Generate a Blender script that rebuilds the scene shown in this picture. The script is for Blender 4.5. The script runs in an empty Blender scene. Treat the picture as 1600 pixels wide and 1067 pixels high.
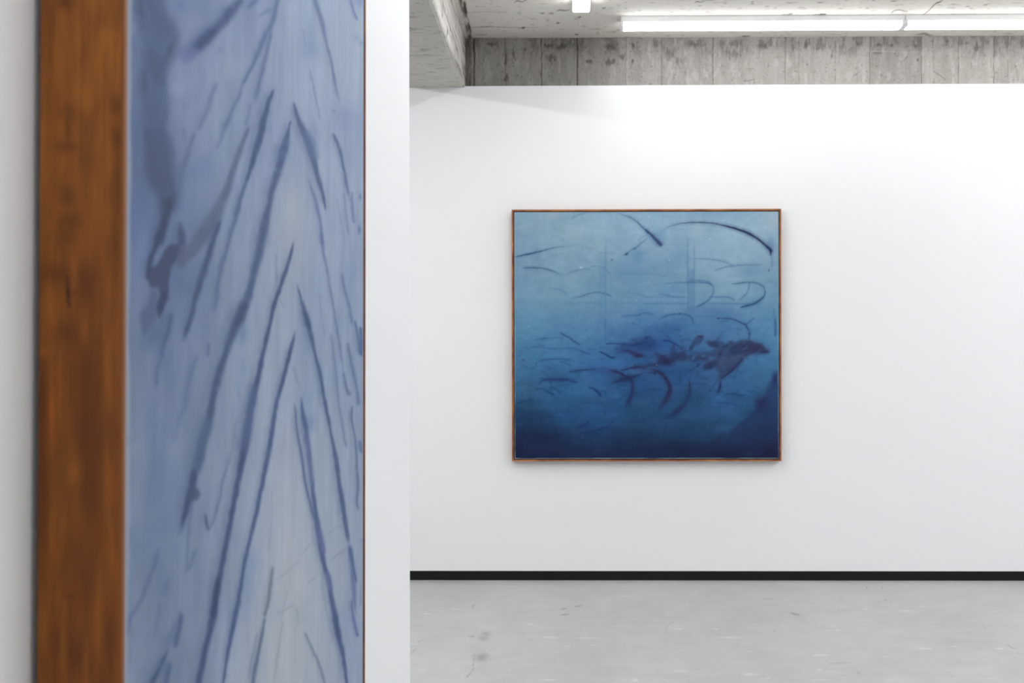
import bpy, math
import numpy as np
from mathutils import Matrix, Vector, Euler

# ------------------------------------------------------------------ camera, world, exposure
sc = bpy.context.scene
C = sc.collection
F = 1778.0                      # focal length in pixels of the 1600 x 1067 frame
EYE = 1.105
YAW, ROLL = 0.0120, -0.0012
cd = bpy.data.cameras.new('camera')
cam = bpy.data.objects.new('camera', cd); C.objects.link(cam)
cd.sensor_width = 36.0; cd.lens = F/1600*36.0
cd.shift_x = (800 + F*math.tan(YAW) - 895)/1600
cd.shift_y = (600 - 533.5)/1600
cd.clip_start = 0.02
cam.matrix_world = (Matrix.Translation((0, 0, EYE)) @ Matrix.Rotation(YAW, 4, 'Z')
                    @ Matrix.Rotation(math.pi/2, 4, 'X') @ Matrix.Rotation(ROLL, 4, 'Z'))
cd.dof.use_dof = True; cd.dof.focus_distance = 4.6; cd.dof.aperture_fstop = 10.0
sc.camera = cam
w = bpy.data.worlds.new('world'); sc.world = w; w.use_nodes = True
w.node_tree.nodes['Background'].inputs[0].default_value = (0.75, 0.78, 0.8, 1)
w.node_tree.nodes['Background'].inputs[1].default_value = 0.0
sc.view_settings.view_transform = 'Standard'; sc.view_settings.look = 'None'
sc.view_settings.exposure = 0.09; sc.view_settings.gamma = 1.0
sc.view_settings.use_curve_mapping = False
sc.cycles.use_denoising = True
sc.cycles.max_bounces = 12; sc.cycles.diffuse_bounces = 8
LAMP = 14.0                     # strength of the glowing diffusers
LAMP_ROOM = 20.5                # the row running towards the viewer
LAMP_FILL = 61.5                # the unseen right-hand row, added for fill light

CM = np.array(cam.matrix_world); CR = CM[:3, :3]; CT = CM[:3, 3]
SX, SY = cd.shift_x*1600, cd.shift_y*1600
def project(P):
    q = (P - CT) @ CR
    d = -q[..., 2]
    d = np.where(d < 0.05, 0.05, d)
    return 800 + q[..., 0]/d*F - SX, 533.5 - q[..., 1]/d*F + SY
def hit(px, py, axis, value):
    """the point of the plane axis = value seen at a pixel of the frame"""
    d = CR @ np.array([(px + SX - 800)/F, -(py - SY - 533.5)/F, -1.0])
    t = (value - CT[axis])/d[axis]
    return CT + d*t

# ------------------------------------------------------------------ mesh helpers
def link(name, me, mats=None, parent=None):
    o = bpy.data.objects.new(name, me); C.objects.link(o)
    for m in (mats or []): me.materials.append(m)
    if parent is not None: o.parent = parent
    return o
def mesh_np(name, V, Q, cols=None, smooth=False, midx=None):
    V = np.asarray(V, np.float32); Q = np.asarray(Q, np.int32)
    me = bpy.data.meshes.new(name)
    me.vertices.add(len(V)); me.vertices.foreach_set('co', V.ravel())
    me.loops.add(Q.size); me.loops.foreach_set('vertex_index', Q.ravel())
    me.polygons.add(len(Q))
    me.polygons.foreach_set('loop_start', np.arange(0, Q.size, 4, dtype=np.int32))
    me.polygons.foreach_set('loop_total', np.full(len(Q), 4, np.int32))
    if midx is not None: me.polygons.foreach_set('material_index', np.asarray(midx, np.int32))
    me.update(calc_edges=True)
    if cols is not None:
        a = me.color_attributes.new('Paint', 'FLOAT_COLOR', 'POINT')
        c = np.ones((len(V), 4), np.float32); c[:, :3] = cols
        a.data.foreach_set('color', c.ravel())
    me.polygons.foreach_set('use_smooth', np.full(len(Q), smooth))
    me.validate()
    return me
BOXF = np.array([[0, 3, 2, 1], [4, 5, 6, 7], [0, 1, 5, 4], [1, 2, 6, 5], [2, 3, 7, 6], [3, 0, 4, 7]])
def box_v(a, b):
    x0, y0, z0 = a; x1, y1, z1 = b
    return np.array([[x0, y0, z0], [x1, y0, z0], [x1, y1, z0], [x0, y1, z0],
                     [x0, y0, z1], [x1, y0, z1], [x1, y1, z1], [x0, y1, z1]], float)
class MB:
    def __init__(s): s.V = []; s.Q = []; s.n = 0
    def add(s, V, Q):
        s.V.append(np.asarray(V, float)); s.Q.append(np.asarray(Q, int) + s.n); s.n += len(V); return s
    def box(s, a, b): return s.add(box_v(a, b), BOXF)
    def done(s, name, mats, parent=None, bevel=0, smooth=False):
        me = mesh_np(name, np.concatenate(s.V), np.concatenate(s.Q), smooth=smooth)
        o = link(name, me, mats, parent)
        if bevel:
            m = o.modifiers.new('bevel', 'BEVEL'); m.width = bevel; m.segments = 2; m.limit_method = 'ANGLE'
        return o
def axis_steps(lo, a, b, hi, fine, coarse=0.25):
    """coarse - fine - coarse coordinates"""
    L = [np.linspace(a, b, max(2, int((b-a)/fine)+1))]
    if lo < a - 1e-6: L.insert(0, np.linspace(lo, a, max(2, int((a-lo)/coarse)+1))[:-1])
    if hi > b + 1e-6: L.append(np.linspace(b, hi, max(2, int((hi-b)/coarse)+1))[1:])
    return np.concatenate(L)
def grid_slab(U, Vv, place, back):
    """a finely divided front face place(u, v) and a closed slab behind it; back = offset vector"""
    uu, vv = np.meshgrid(U, Vv, indexing='ij')
    P = place(uu, vv).reshape(-1, 3)
    nu, nv = len(U), len(Vv)
    idx = np.arange(nu*nv).reshape(nu, nv)
    Q = np.stack([idx[:-1, :-1], idx[1:, :-1], idx[1:, 1:], idx[:-1, 1:]], -1).reshape(-1, 4)
    n = np.cross(P[idx[1, 0]]-P[idx[0, 0]], P[idx[0, 1]]-P[idx[0, 0]])
    back = np.asarray(back, float)
    flip = np.dot(n, back) > 0
    if flip: Q = Q[:, ::-1]
    ring = np.concatenate([idx[:, 0], idx[-1, 1:], idx[:-1, -1][::-1], idx[0, 1:-1][::-1]])
    B = P[ring] + back
    k = len(ring); base = nu*nv
    r2 = np.roll(ring, -1); b1 = base + np.arange(k); b2 = np.roll(b1, -1)
    S = np.stack([ring, b1, b2, r2], -1)
    if flip: S = S[:, ::-1]
    c = [P[idx[0, 0]]+back, P[idx[-1, 0]]+back, P[idx[-1, -1]]+back, P[idx[0, -1]]+back]
    cb = base + k
    BQ = np.array([[cb, cb+3, cb+2, cb+1]])
    if flip: BQ = BQ[:, ::-1]
    return P, np.concatenate([P, B, np.array(c)]), np.concatenate([Q, S, BQ]), ring

# ------------------------------------------------------------------ numbers for paint
def lin(c):
    if isinstance(c, str):
        c = [int(c[i:i+2], 16) for i in (0, 2, 4)]
    c = np.asarray(c, float)/255
    return np.where(c <= 0.04045, c/12.92, ((c+0.055)/1.055)**2.4)
def to_lin(a):
    a = np.clip(a, 0, 1)
    return np.where(a <= 0.04045, a/12.92, ((a+0.055)/1.055)**2.4)
def hx(c): return np.array([int(c[i:i+2], 16) for i in (0, 2, 4)], float)/255
def vnoise(x, y, seed):
    r = np.random.RandomState(seed).rand(256, 256)
    xi = np.floor(x).astype(int); yi = np.floor(y).astype(int)
    fx = x - xi; fy = y - yi
    fx = fx*fx*(3-2*fx); fy = fy*fy*(3-2*fy)
    a = r[xi % 256, yi % 256]; b = r[(xi+1) % 256, yi % 256]
    c = r[xi % 256, (yi+1) % 256]; d = r[(xi+1) % 256, (yi+1) % 256]
    return (a*(1-fx)+b*fx)*(1-fy) + (c*(1-fx)+d*fx)*fy
def fbm(x, y, seed, octs=4, gain=0.5):
    s = 0; a = 1; t = 0
    for k in range(octs):
        s = s + a*vnoise(x*2**k, y*2**k, seed+k); t += a; a *= gain
    return s/t - 0.5
def blur1(a, s, ax):
    if s <= 0.3: return a
    n = int(3*s)+1
    k = np.exp(-0.5*(np.arange(-n, n+1)/s)**2); k /= k.sum()
    pad = [(0, 0)]*a.ndim; pad[ax] = (n, n)
    p = np.pad(a, pad, mode='edge')
    out = 0
    for i, wt in enumerate(k):
        sl = [slice(None)]*a.ndim; sl[ax] = slice(i, i+a.shape[ax])
        out = out + wt*p[tuple(sl)]
    return out

class Paint:
    """a painted surface worked out as strokes on a fine raster, then handed to a mesh's vertices"""
    def __init__(s, x0, y0, x1, y1, res):
        s.x0, s.y0, s.res = x0, y0, res
        s.w = int((x1-x0)*res)+1; s.h = int((y1-y0)*res)+1
        s.X = x0 + np.arange(s.w)/res; s.Y = y0 + np.arange(s.h)/res
        s.XX, s.YY = np.meshgrid(s.X, s.Y)
        s.A = np.zeros((s.h, s.w, 3))
    def base(s, xs, ys, table):
        T = np.array([[hx(c) for c in row.split()] for row in table])
        def wts(g, q):
            g = np.array(g, float)
            i = np.clip(np.searchsorted(g, q)-1, 0, len(g)-2)
            f = np.clip((q-g[i])/(g[i+1]-g[i]), 0, 1)
            M = np.zeros((len(q), len(g)))
            M[np.arange(len(q)), i] = 1-f; M[np.arange(len(q)), i+1] += f
            return M
        Wy = wts(ys, s.Y); Wx = wts(xs, s.X)
        Wy = blur1(Wy, s.res*12, 0); Wx = blur1(Wx, s.res*8, 0)
        s.A = np.einsum('yi,ijc,xj->yxc', Wy, T, Wx)
    def rough(s, amount, fx, fy, halo):
        s.warp = amount; s.halo = halo
        s.WX = 2*amount*fbm(s.XX*fx, s.YY*fy, 301, 3); s.WY = 2*amount*fbm(s.XX*fx, s.YY*fy, 311, 3)
    def mix(s, alpha, col, sl=(slice(None), slice(None))):
        c = hx(col) if isinstance(col, str) else np.asarray(col)
        s.A[sl] += (c - s.A[sl])*alpha[..., None]
    rag = False; ragn = None; halo = 0.0; warp = 0.0; softk = 1.0; fade0 = 0.0; shift = 0.0; opk = 1.0; core = 0.0; colk = 1.0
    def stroke(s, pts, col, op=0.8, soft=1.2, T=(0, 0, 1), fade=(0, 0), grain=0.25, seed=1, ishalo=False):
        x0, y0, k = T
        if s.halo and not ishalo and op > 0.3:
            wmax = max(q[2] for q in pts)/k
            s.stroke([(q[0]-s.shift*wmax*k, q[1], q[2]*1.5+2.5*k) for q in pts], col, op*s.halo, 3+wmax*1.2, T, (max(fade[0], .1), max(fade[1], .1)), 0.5, seed+5, True)
        if not ishalo: soft = soft*s.softk; op = op*s.opk
        if len(pts) > 2 and s.fade0: fade = (max(fade[0], s.fade0), max(fade[1], s.fade0))
        P = np.array([(x0+p[0]/k, y0+p[1]/k, p[2]/k) for p in pts], float)
        if len(P) == 1: P = np.vstack([P, P+[0.01, 0.01, 0]])
        E = np.vstack([2*P[0]-P[1], P, 2*P[-1]-P[-2]])
        E[[0, -1], 2] = P[[0, -1], 2]
        S = []
        for i in range(len(P)-1):
            a, b, c, d = E[i:i+4]
            for t in np.linspace(0, 1, 9)[:-1]:
                S.append(0.5*((2*b)+(-a+c)*t+(2*a-5*b+4*c-d)*t*t+(-a+3*b-3*c+d)*t**3))
        S.append(P[-1]); S = np.array(S); S[:, 2] = np.maximum(S[:, 2], 0.3)
        m = S[:, 2].max()+soft*2+1
        ix0 = max(0, int((S[:, 0].min()-m-s.x0)*s.res)); ix1 = min(s.w, int((S[:, 0].max()+m-s.x0)*s.res)+1)
        iy0 = max(0, int((S[:, 1].min()-m-s.y0)*s.res)); iy1 = min(s.h, int((S[:, 1].max()+m-s.y0)*s.res)+1)
        if ix1 <= ix0 or iy1 <= iy0: return
        buf = np.zeros((iy1-iy0, ix1-ix0))
        n = len(S)-1
        for i in range(n):
            (ax, ay, aw), (bx, by, bw) = S[i], S[i+1]
            mm = max(aw, bw)/2+soft+1
            jx0 = max(ix0, int((min(ax, bx)-mm-s.x0)*s.res)); jx1 = min(ix1, int((max(ax, bx)+mm-s.x0)*s.res)+2)
            jy0 = max(iy0, int((min(ay, by)-mm-s.y0)*s.res)); jy1 = min(iy1, int((max(ay, by)+mm-s.y0)*s.res)+2)
            if jx1 <= jx0 or jy1 <= jy0: continue
            X = s.X[jx0:jx1][None, :]; Y = s.Y[jy0:jy1][:, None]
            if s.warp:
                X = X + s.WX[jy0:jy1, jx0:jx1]; Y = Y + s.WY[jy0:jy1, jx0:jx1]
            dx, dy = bx-ax, by-ay; L = dx*dx+dy*dy+1e-9
            t = np.clip(((X-ax)*dx+(Y-ay)*dy)/L, 0, 1)
            d = np.hypot(X-ax-t*dx, Y-ay-t*dy)
            wd = (aw+(bw-aw)*t)/2
            so = soft + (0 if ishalo else s.core*2*wd)
            al = np.clip((wd+so/2-d)/so, 0, 1); al = al*al*(3-2*al)
            al = al*np.clip(wd*2/1.0, 0, 1)
            g = (i+t)/n
            if fade[0]: al = al*np.clip(g/fade[0], 0, 1)
            if fade[1]: al = al*np.clip((1-g)/fade[1], 0, 1)
            v = buf[jy0-iy0:jy1-iy0, jx0-ix0:jx1-ix0]
            np.maximum(v, al, out=v)
        sl = (slice(iy0, iy1), slice(ix0, ix1))
        if grain:
            nz = fbm(s.XX[sl]*0.35, s.YY[sl]*0.12, 40+seed, 3)
            buf = buf*(1+grain*2*nz)
        s.mix(np.clip(buf*op, 0, 1), hx(col)*s.colk, sl)
    def poly(s, pts, col, op=0.8, soft=3.0, T=(0, 0, 1), rag=0.0, ragf=0.1, seed=3):
        x0, y0, k = T
        P = np.array([(x0+a/k, y0+b/k) for a, b in pts])
        m = soft*3+rag+2
        ix0 = max(0, int((P[:, 0].min()-m-s.x0)*s.res)); ix1 = min(s.w, int((P[:, 0].max()+m-s.x0)*s.res)+1)
        iy0 = max(0, int((P[:, 1].min()-m-s.y0)*s.res)); iy1 = min(s.h, int((P[:, 1].max()+m-s.y0)*s.res)+1)
        if ix1 <= ix0 or iy1 <= iy0: return
        sl = (slice(iy0, iy1), slice(ix0, ix1))
        X = s.XX[sl]; Y = s.YY[sl]
        if rag:
            X = X + rag*2*fbm(X*ragf, Y*ragf, seed, 3); Y = Y + rag*2*fbm(s.XX[sl]*ragf+31, Y*ragf, seed+9, 3)
        if s.warp: X = X + s.WX[sl]*1.5; Y = Y + s.WY[sl]*1.5
        ins = np.zeros(X.shape, bool)
        for i in range(len(P)):
            ax, ay = P[i]; bx, by = P[(i+1) % len(P)]
            if ay == by: continue
            c = ((ay > Y) != (by > Y)) & (X < (bx-ax)*(Y-ay)/(by-ay)+ax)
            ins ^= c
        a = ins.astype(float)
        a = blur1(blur1(a, soft*s.res, 0), soft*s.res, 1)
        s.mix(a*op, col, sl)
    def blob(s, x, y, rx, ry, col, op=0.5, T=(0, 0, 1)):
        x0, y0, k = T
        d = ((s.XX-(x0+x/k))/(rx/k))**2+((s.YY-(y0+y/k))/(ry/k))**2
        a = np.exp(-d)
        if s.rag:
            if s.ragn is None: s.ragn = fbm(s.XX*0.42, s.YY*0.16, 401, 4)
            a = np.clip((a*0.9+1.7*s.ragn*(a > 0.02)-0.28)*2.2, 0, 1)*np.clip(a*6, 0, 1)
        s.mix(a*op, col)
    def sample(s, px, py):
        u = np.clip((px-s.x0)*s.res, 0, s.w-1.001); v = (py-s.y0)*s.res
        m = s.h-1.001
        v = m-np.abs(m-np.mod(v, 2*m))       # beyond the painted raster the marks carry on mirrored
        v = np.clip(v, 0, m)
        i = u.astype(int); j = v.astype(int); fu = (u-i)[:, None]; fv = (v-j)[:, None]
        A = s.A
        c = (A[j, i]*(1-fu)+A[j, i+1]*fu)*(1-fv)+(A[j+1, i]*(1-fu)+A[j+1, i+1]*fu)*fv
        return to_lin(c)

# ------------------------------------------------------------------ materials
def new_mat(name):
    m = bpy.data.materials.new(name); m.use_nodes = True
    nt = m.node_tree; b = nt.nodes['Principled BSDF']
    return m, nt, b
def N(nt, kind, **kw):
    n = nt.nodes.new(kind)
    for k, v in kw.items():
        if k in n.inputs: n.inputs[k].default_value = v
        else: setattr(n, k, v)
    return n
def noisy(name, col, rough=0.6, amp=0.03, scale=(3, 3, 3), bump=0.0, bscale=200.0, spec=0.5):
    """plain colour with slight procedural unevenness and bump"""
    m, nt, b = new_mat(name)
    tc = N(nt, 'ShaderNodeTexCoord'); mp = N(nt, 'ShaderNodeMapping'); mp.inputs['Scale'].default_value = scale
    nz = N(nt, 'ShaderNodeTexNoise', Scale=1.0, Detail=5.0)
    mr = N(nt, 'ShaderNodeMapRange'); mr.inputs['To Min'].default_value = 1-amp; mr.inputs['To Max'].default_value = 1+amp
    mx = N(nt, 'ShaderNodeVectorMath', operation='SCALE'); mx.inputs[0].default_value = tuple(lin(col))
    nt.links.new(tc.outputs['Object'], mp.inputs[0]); nt.links.new(mp.outputs[0], nz.inputs['Vector'])
    nt.links.new(nz.outputs['Fac'], mr.inputs['Value']); nt.links.new(mr.outputs[0], mx.inputs['Scale'])
    nt.links.new(mx.outputs[0], b.inputs['Base Color'])
    b.inputs['Roughness'].default_value = rough
    b.inputs['Specular IOR Level'].default_value = spec
    if bump:
        n2 = N(nt, 'ShaderNodeTexNoise', Scale=bscale, Detail=3.0); bp = N(nt, 'ShaderNodeBump', Strength=bump, Distance=0.002)
        nt.links.new(tc.outputs['Object'], n2.inputs['Vector']); nt.links.new(n2.outputs['Fac'], bp.inputs['Height'])
        nt.links.new(bp.outputs[0], b.inputs['Normal'])
    return m
def painted(name, gain=1.0, tint=(1, 1, 1), rough=0.6, grain=0.02, gscale=(400, 400, 400), bump=0.1, spec=0.5):
    """colours held by the mesh, with fine procedural grain and bump over them"""
    m, nt, b = new_mat(name)
    at = N(nt, 'ShaderNodeAttribute', attribute_name='Paint')
    tc = N(nt, 'ShaderNodeTexCoord'); mp = N(nt, 'ShaderNodeMapping'); mp.inputs['Scale'].default_value = gscale
    nz = N(nt, 'ShaderNodeTexNoise', Scale=1.0, Detail=3.0)
    mr = N(nt, 'ShaderNodeMapRange'); mr.inputs['To Min'].default_value = gain*(1-grain); mr.inputs['To Max'].default_value = gain*(1+grain)
    mx = N(nt, 'ShaderNodeVectorMath', operation='SCALE'); mt = N(nt, 'ShaderNodeVectorMath', operation='MULTIPLY')
    mt.inputs[1].default_value = tint
    nt.links.new(tc.outputs['Object'], mp.inputs[0]); nt.links.new(mp.outputs[0], nz.inputs['Vector'])
    nt.links.new(nz.outputs['Fac'], mr.inputs['Value']); nt.links.new(mr.outputs[0], mx.inputs['Scale'])
    nt.links.new(at.outputs['Color'], mt.inputs[0]); nt.links.new(mt.outputs[0], mx.inputs[0])
    nt.links.new(mx.outputs[0], b.inputs['Base Color'])
    b.inputs['Roughness'].default_value = rough; b.inputs['Specular IOR Level'].default_value = spec
    if bump:
        bp = N(nt, 'ShaderNodeBump', Strength=bump, Distance=0.001)
        nt.links.new(nz.outputs['Fac'], bp.inputs['Height']); nt.links.new(bp.outputs[0], b.inputs['Normal'])
    return m
M_wall = noisy('white_wall_paint', 'e7e9eb', 0.75, 0.012, (0.8, 0.8, 0.8), 0.03, 250, 0.3)
M_black = noisy('black_skirting', '09090b', 0.55, 0.12, (6, 6, 6), 0.02, 200, 0.3)
M_dark = noisy('dark_recess', '17120f', 0.8, 0.1, (8, 8, 8))
M_wire = noisy('white_plastic', 'd8d8d6', 0.5, 0.02)
M_house = noisy('white_enamel', 'eceded', 0.45, 0.01)
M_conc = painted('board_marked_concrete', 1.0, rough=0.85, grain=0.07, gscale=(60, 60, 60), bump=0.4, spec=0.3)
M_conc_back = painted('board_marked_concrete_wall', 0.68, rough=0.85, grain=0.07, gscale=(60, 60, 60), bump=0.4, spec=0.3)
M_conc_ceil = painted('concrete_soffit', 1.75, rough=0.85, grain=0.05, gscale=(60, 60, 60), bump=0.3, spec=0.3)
M_floor = painted('polished_concrete', 0.80, rough=0.5, grain=0.03, gscale=(25, 90, 90), bump=0.02, spec=0.4)
M_art_near = painted('pale_blue_painting', 1.11, (1.0, 1.0, 1.0), rough=0.7, grain=0.02, gscale=(500, 500, 500), bump=0.1, spec=0.12)
M_art_back = painted('deep_blue_painting', 1.0, rough=0.7, grain=0.015, gscale=(500, 500, 500), bump=0.1, spec=0.08)
M_wood_p = painted('stained_wood_side', 1.5, (.98, .96, .42), rough=0.55, grain=0.10, gscale=(160, 160, 6), bump=0.1, spec=0.3)
def wood(name, col, col2):
    m, nt, b = new_mat(name)
    tc = N(nt, 'ShaderNodeTexCoord'); mp = N(nt, 'ShaderNodeMapping'); mp.inputs['Scale'].default_value = (14, 14, 14)
    wv = N(nt, 'ShaderNodeTexNoise', Scale=1.0, Detail=4.0)
    cr = N(nt, 'ShaderNodeValToRGB')
    cr.color_ramp.elements[0].position = 0.35; cr.color_ramp.elements[0].color = (*lin(col2), 1)
    cr.color_ramp.elements[1].position = 0.65; cr.color_ramp.elements[1].color = (*lin(col), 1)
    nt.links.new(tc.outputs['Object'], mp.inputs[0]); nt.links.new(mp.outputs[0], wv.inputs['Vector'])
    nt.links.new(wv.outputs['Fac'], cr.inputs['Fac']); nt.links.new(cr.outputs[0], b.inputs['Base Color'])
    b.inputs['Roughness'].default_value = 0.5; b.inputs['Specular IOR Level'].default_value = 0.35
    return m
M_wood = wood('stained_wood', 'a56a3c', '7d4326')
def glow(name, strength):
    m, nt, b = new_mat(name)
    b.inputs['Base Color'].default_value = (0.9, 0.9, 0.9, 1)
    # opal cover: procedural unevenness of a few percent in the glow
    tc = N(nt, 'ShaderNodeTexCoord'); nz = N(nt, 'ShaderNodeTexNoise', Scale=3.0)
    mr = N(nt, 'ShaderNodeMapRange'); mr.inputs['To Min'].default_value = strength*0.98; mr.inputs['To Max'].default_value = strength*1.02
    nt.links.new(tc.outputs['Object'], nz.inputs['Vector']); nt.links.new(nz.outputs['Fac'], mr.inputs['Value'])
    nt.links.new(mr.outputs[0], b.inputs['Emission Strength'])
    b.inputs['Emission Color'].default_value = (0.985, 0.989, 1.0, 1)
    return m
M_glow = glow('opal_diffuser', LAMP)
M_glow_room = glow('opal_diffuser_room', LAMP_ROOM)
M_glow_left = glow('opal_diffuser_left', 58.0)
M_glow_fill = glow('opal_diffuser_side', LAMP_FILL)

# ------------------------------------------------------------------ sizes of the place
YW, YC = 6.40, 6.45               # white wall face, concrete face behind it
ZT = hit(1100, 133, 1, YW)[2]     # top of the white wall
ZB = hit(685, 136.5, 1, YW)[2]    # underside of the beam
ZC = hit(1150, 58, 1, YC)[2]      # ceiling
XL, XR, YB = -4.2, 5.6, -4.0      # the room
XW = -0.4445                      # face of the near partition
YE = hit(640, 533, 0, XW)[1]      # its far end
XB1 = hit(727, 100, 1, YC)[0]; XB0 = hit(637, 136, 1, YW)[0]
BASE = 0.054

# ------------------------------------------------------------------ paint: concrete
def concrete_strip():
    p = Paint(560, 40, 1640, 150, 1.6)
    p.A[:] = hx('a3a09b')
    X, Y = p.XX, p.YY
    joints = [741, 790, 846, 902, 978, 1034, 1114, 1171, 1227, 1248, 1305, 1359, 1440, 1458, 1498, 1553, 1575]
    shade = [-.02, -.01, .0, -.01, 0, .01, -.015, .0, .01, -.01, .015, .02, -.03, .02, -.01, .01, -.01, 0]
    b = np.searchsorted(joints, X)
    p.A += np.array(shade)[b][..., None]
    p.A += (0.075*fbm(X*0.10, Y*0.02, 5, 4))[..., None]
    p.A += (0.06*fbm(X*0.5, Y*0.05, 9, 3))[..., None]
    p.A += (0.05*fbm(X*0.3, Y*0.3, 15, 3))[..., None]
    p.stroke([(731, 50, 9), (732, 100, 9), (731, 145, 9)], '55504b', .6, 4, grain=1)
    # dark weathering high on the boards, running down in drips
    n = fbm(X*0.11, Y*0.06, 21, 4) + 0.5*fbm(X*0.6, Y*0.09, 25, 3)
    top = np.clip((95-Y)/32, 0, 1)
    a = np.clip((n+0.06*top-0.075)*9, 0, 1)*np.clip(top*1.3, 0, 1)
    p.mix(0.42*a, '5f5b57')
    n2 = fbm(X*0.45, Y*0.35, 31, 3)
    p.mix(0.5*np.clip((n2-0.21)*12, 0, 1), '6a6662')
    n3 = fbm(X*0.2, Y*0.06, 51, 3)
    p.mix(0.35*np.clip((n3-0.12)*8, 0, 1), 'c9c7c1')
    for i, j in enumerate(joints):
        op = [.8, .6, .75, .9, .6, .5, .65, .25, .45, .2, .5, .55, .45, .5, .45, .4, .45][i]
        w_ = [2.2, 2, 1.6, 1.4, 1.2, 1.2, 1.1, 1, 1.1, 1, 1, 1.2, 1, 1.2, 1, 1, 1][i]
        jx = lambda y: j + 1.6*(vnoise(np.array([y*0.12]), np.array([i*3.1]), 77)[0]-0.5)
        p.stroke([(jx(y), y, w_*(0.6+0.8*((i*7+y) % 3)/2)) for y in range(56, 146, 9)], '4f4a45', op, 1.0, grain=0.9, seed=i)
        if i % 2 == 0: p.stroke([(j+2.2, y, 1) for y in (58, 100, 140)], 'bcb9b3', 0.35, 1.2, grain=0.8)
    p.rag = True
    T = (730, 50, 5.517)
    for x, y, rx, ry in [(215, 105, 50, 16), (500, 150, 12, 22), (330, 210, 12, 60), (400, 200, 18, 50), (340, 400, 22, 40), (720, 230, 35, 40),
                         (700, 120, 45, 18), (830, 120, 60, 30), (1240, 130, 50, 30), (1235, 260, 50, 28), (1330, 215, 22, 30), (1430, 120, 20, 25), (1425, 250, 14, 18), (1050, 255, 40, 12)]:
        p.blob(x, y, rx, ry, '4f4a46', 0.55, T)
    T = (1020, 50, 5.517)
    for x, y, rx, ry in [(20, 110, 30, 50), (140, 190, 50, 60), (210, 250, 40, 50), (350, 110, 45, 28), (440, 110, 25, 30), (720, 100, 80, 26), (940, 120, 55, 26),
                         (700, 190, 60, 50), (1205, 130, 14, 55), (1320, 110, 24, 40), (1425, 145, 22, 20), (1540, 200, 20, 40)]:
        p.blob(x, y, rx, ry, '5c5854', 0.45, T)
    p.stroke([(790, 425, 5), (830, 418, 5), (875, 410, 5)], '4a4642', .7, 1, T); p.stroke([(810, 320, 4), (870, 312, 4)], '4a4642', .6, 1, T)
    T = (1310, 50, 5.517)
    for x, y, rx, ry in [(345, 115, 24, 20), (445, 120, 24, 13), (590, 125, 22, 10), (665, 120, 30, 22), (330, 180, 40, 10), (690, 240, 18, 18), (940, 80, 22, 14), (1190, 130, 20, 35), (1110, 95, 14, 14), (170, 100, 30, 18)]:
        p.blob(x, y, rx, ry, '57534f', 0.55, T)
    p.stroke([(290, 170, 5), (500, 172, 5), (700, 172, 4)], 'cfcdc8', .6, 1, T)
    p.stroke([(820, 340, 5), (870, 370, 6), (925, 415, 5)], '55514d', .7, 1, T); p.stroke([(560, 250, 5), (590, 215, 8)], '55514d', .6, 1, T)
    p.stroke([(130, 375, 5), (170, 350, 5)], '6a655f', .6, 1, T)
    return p
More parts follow.
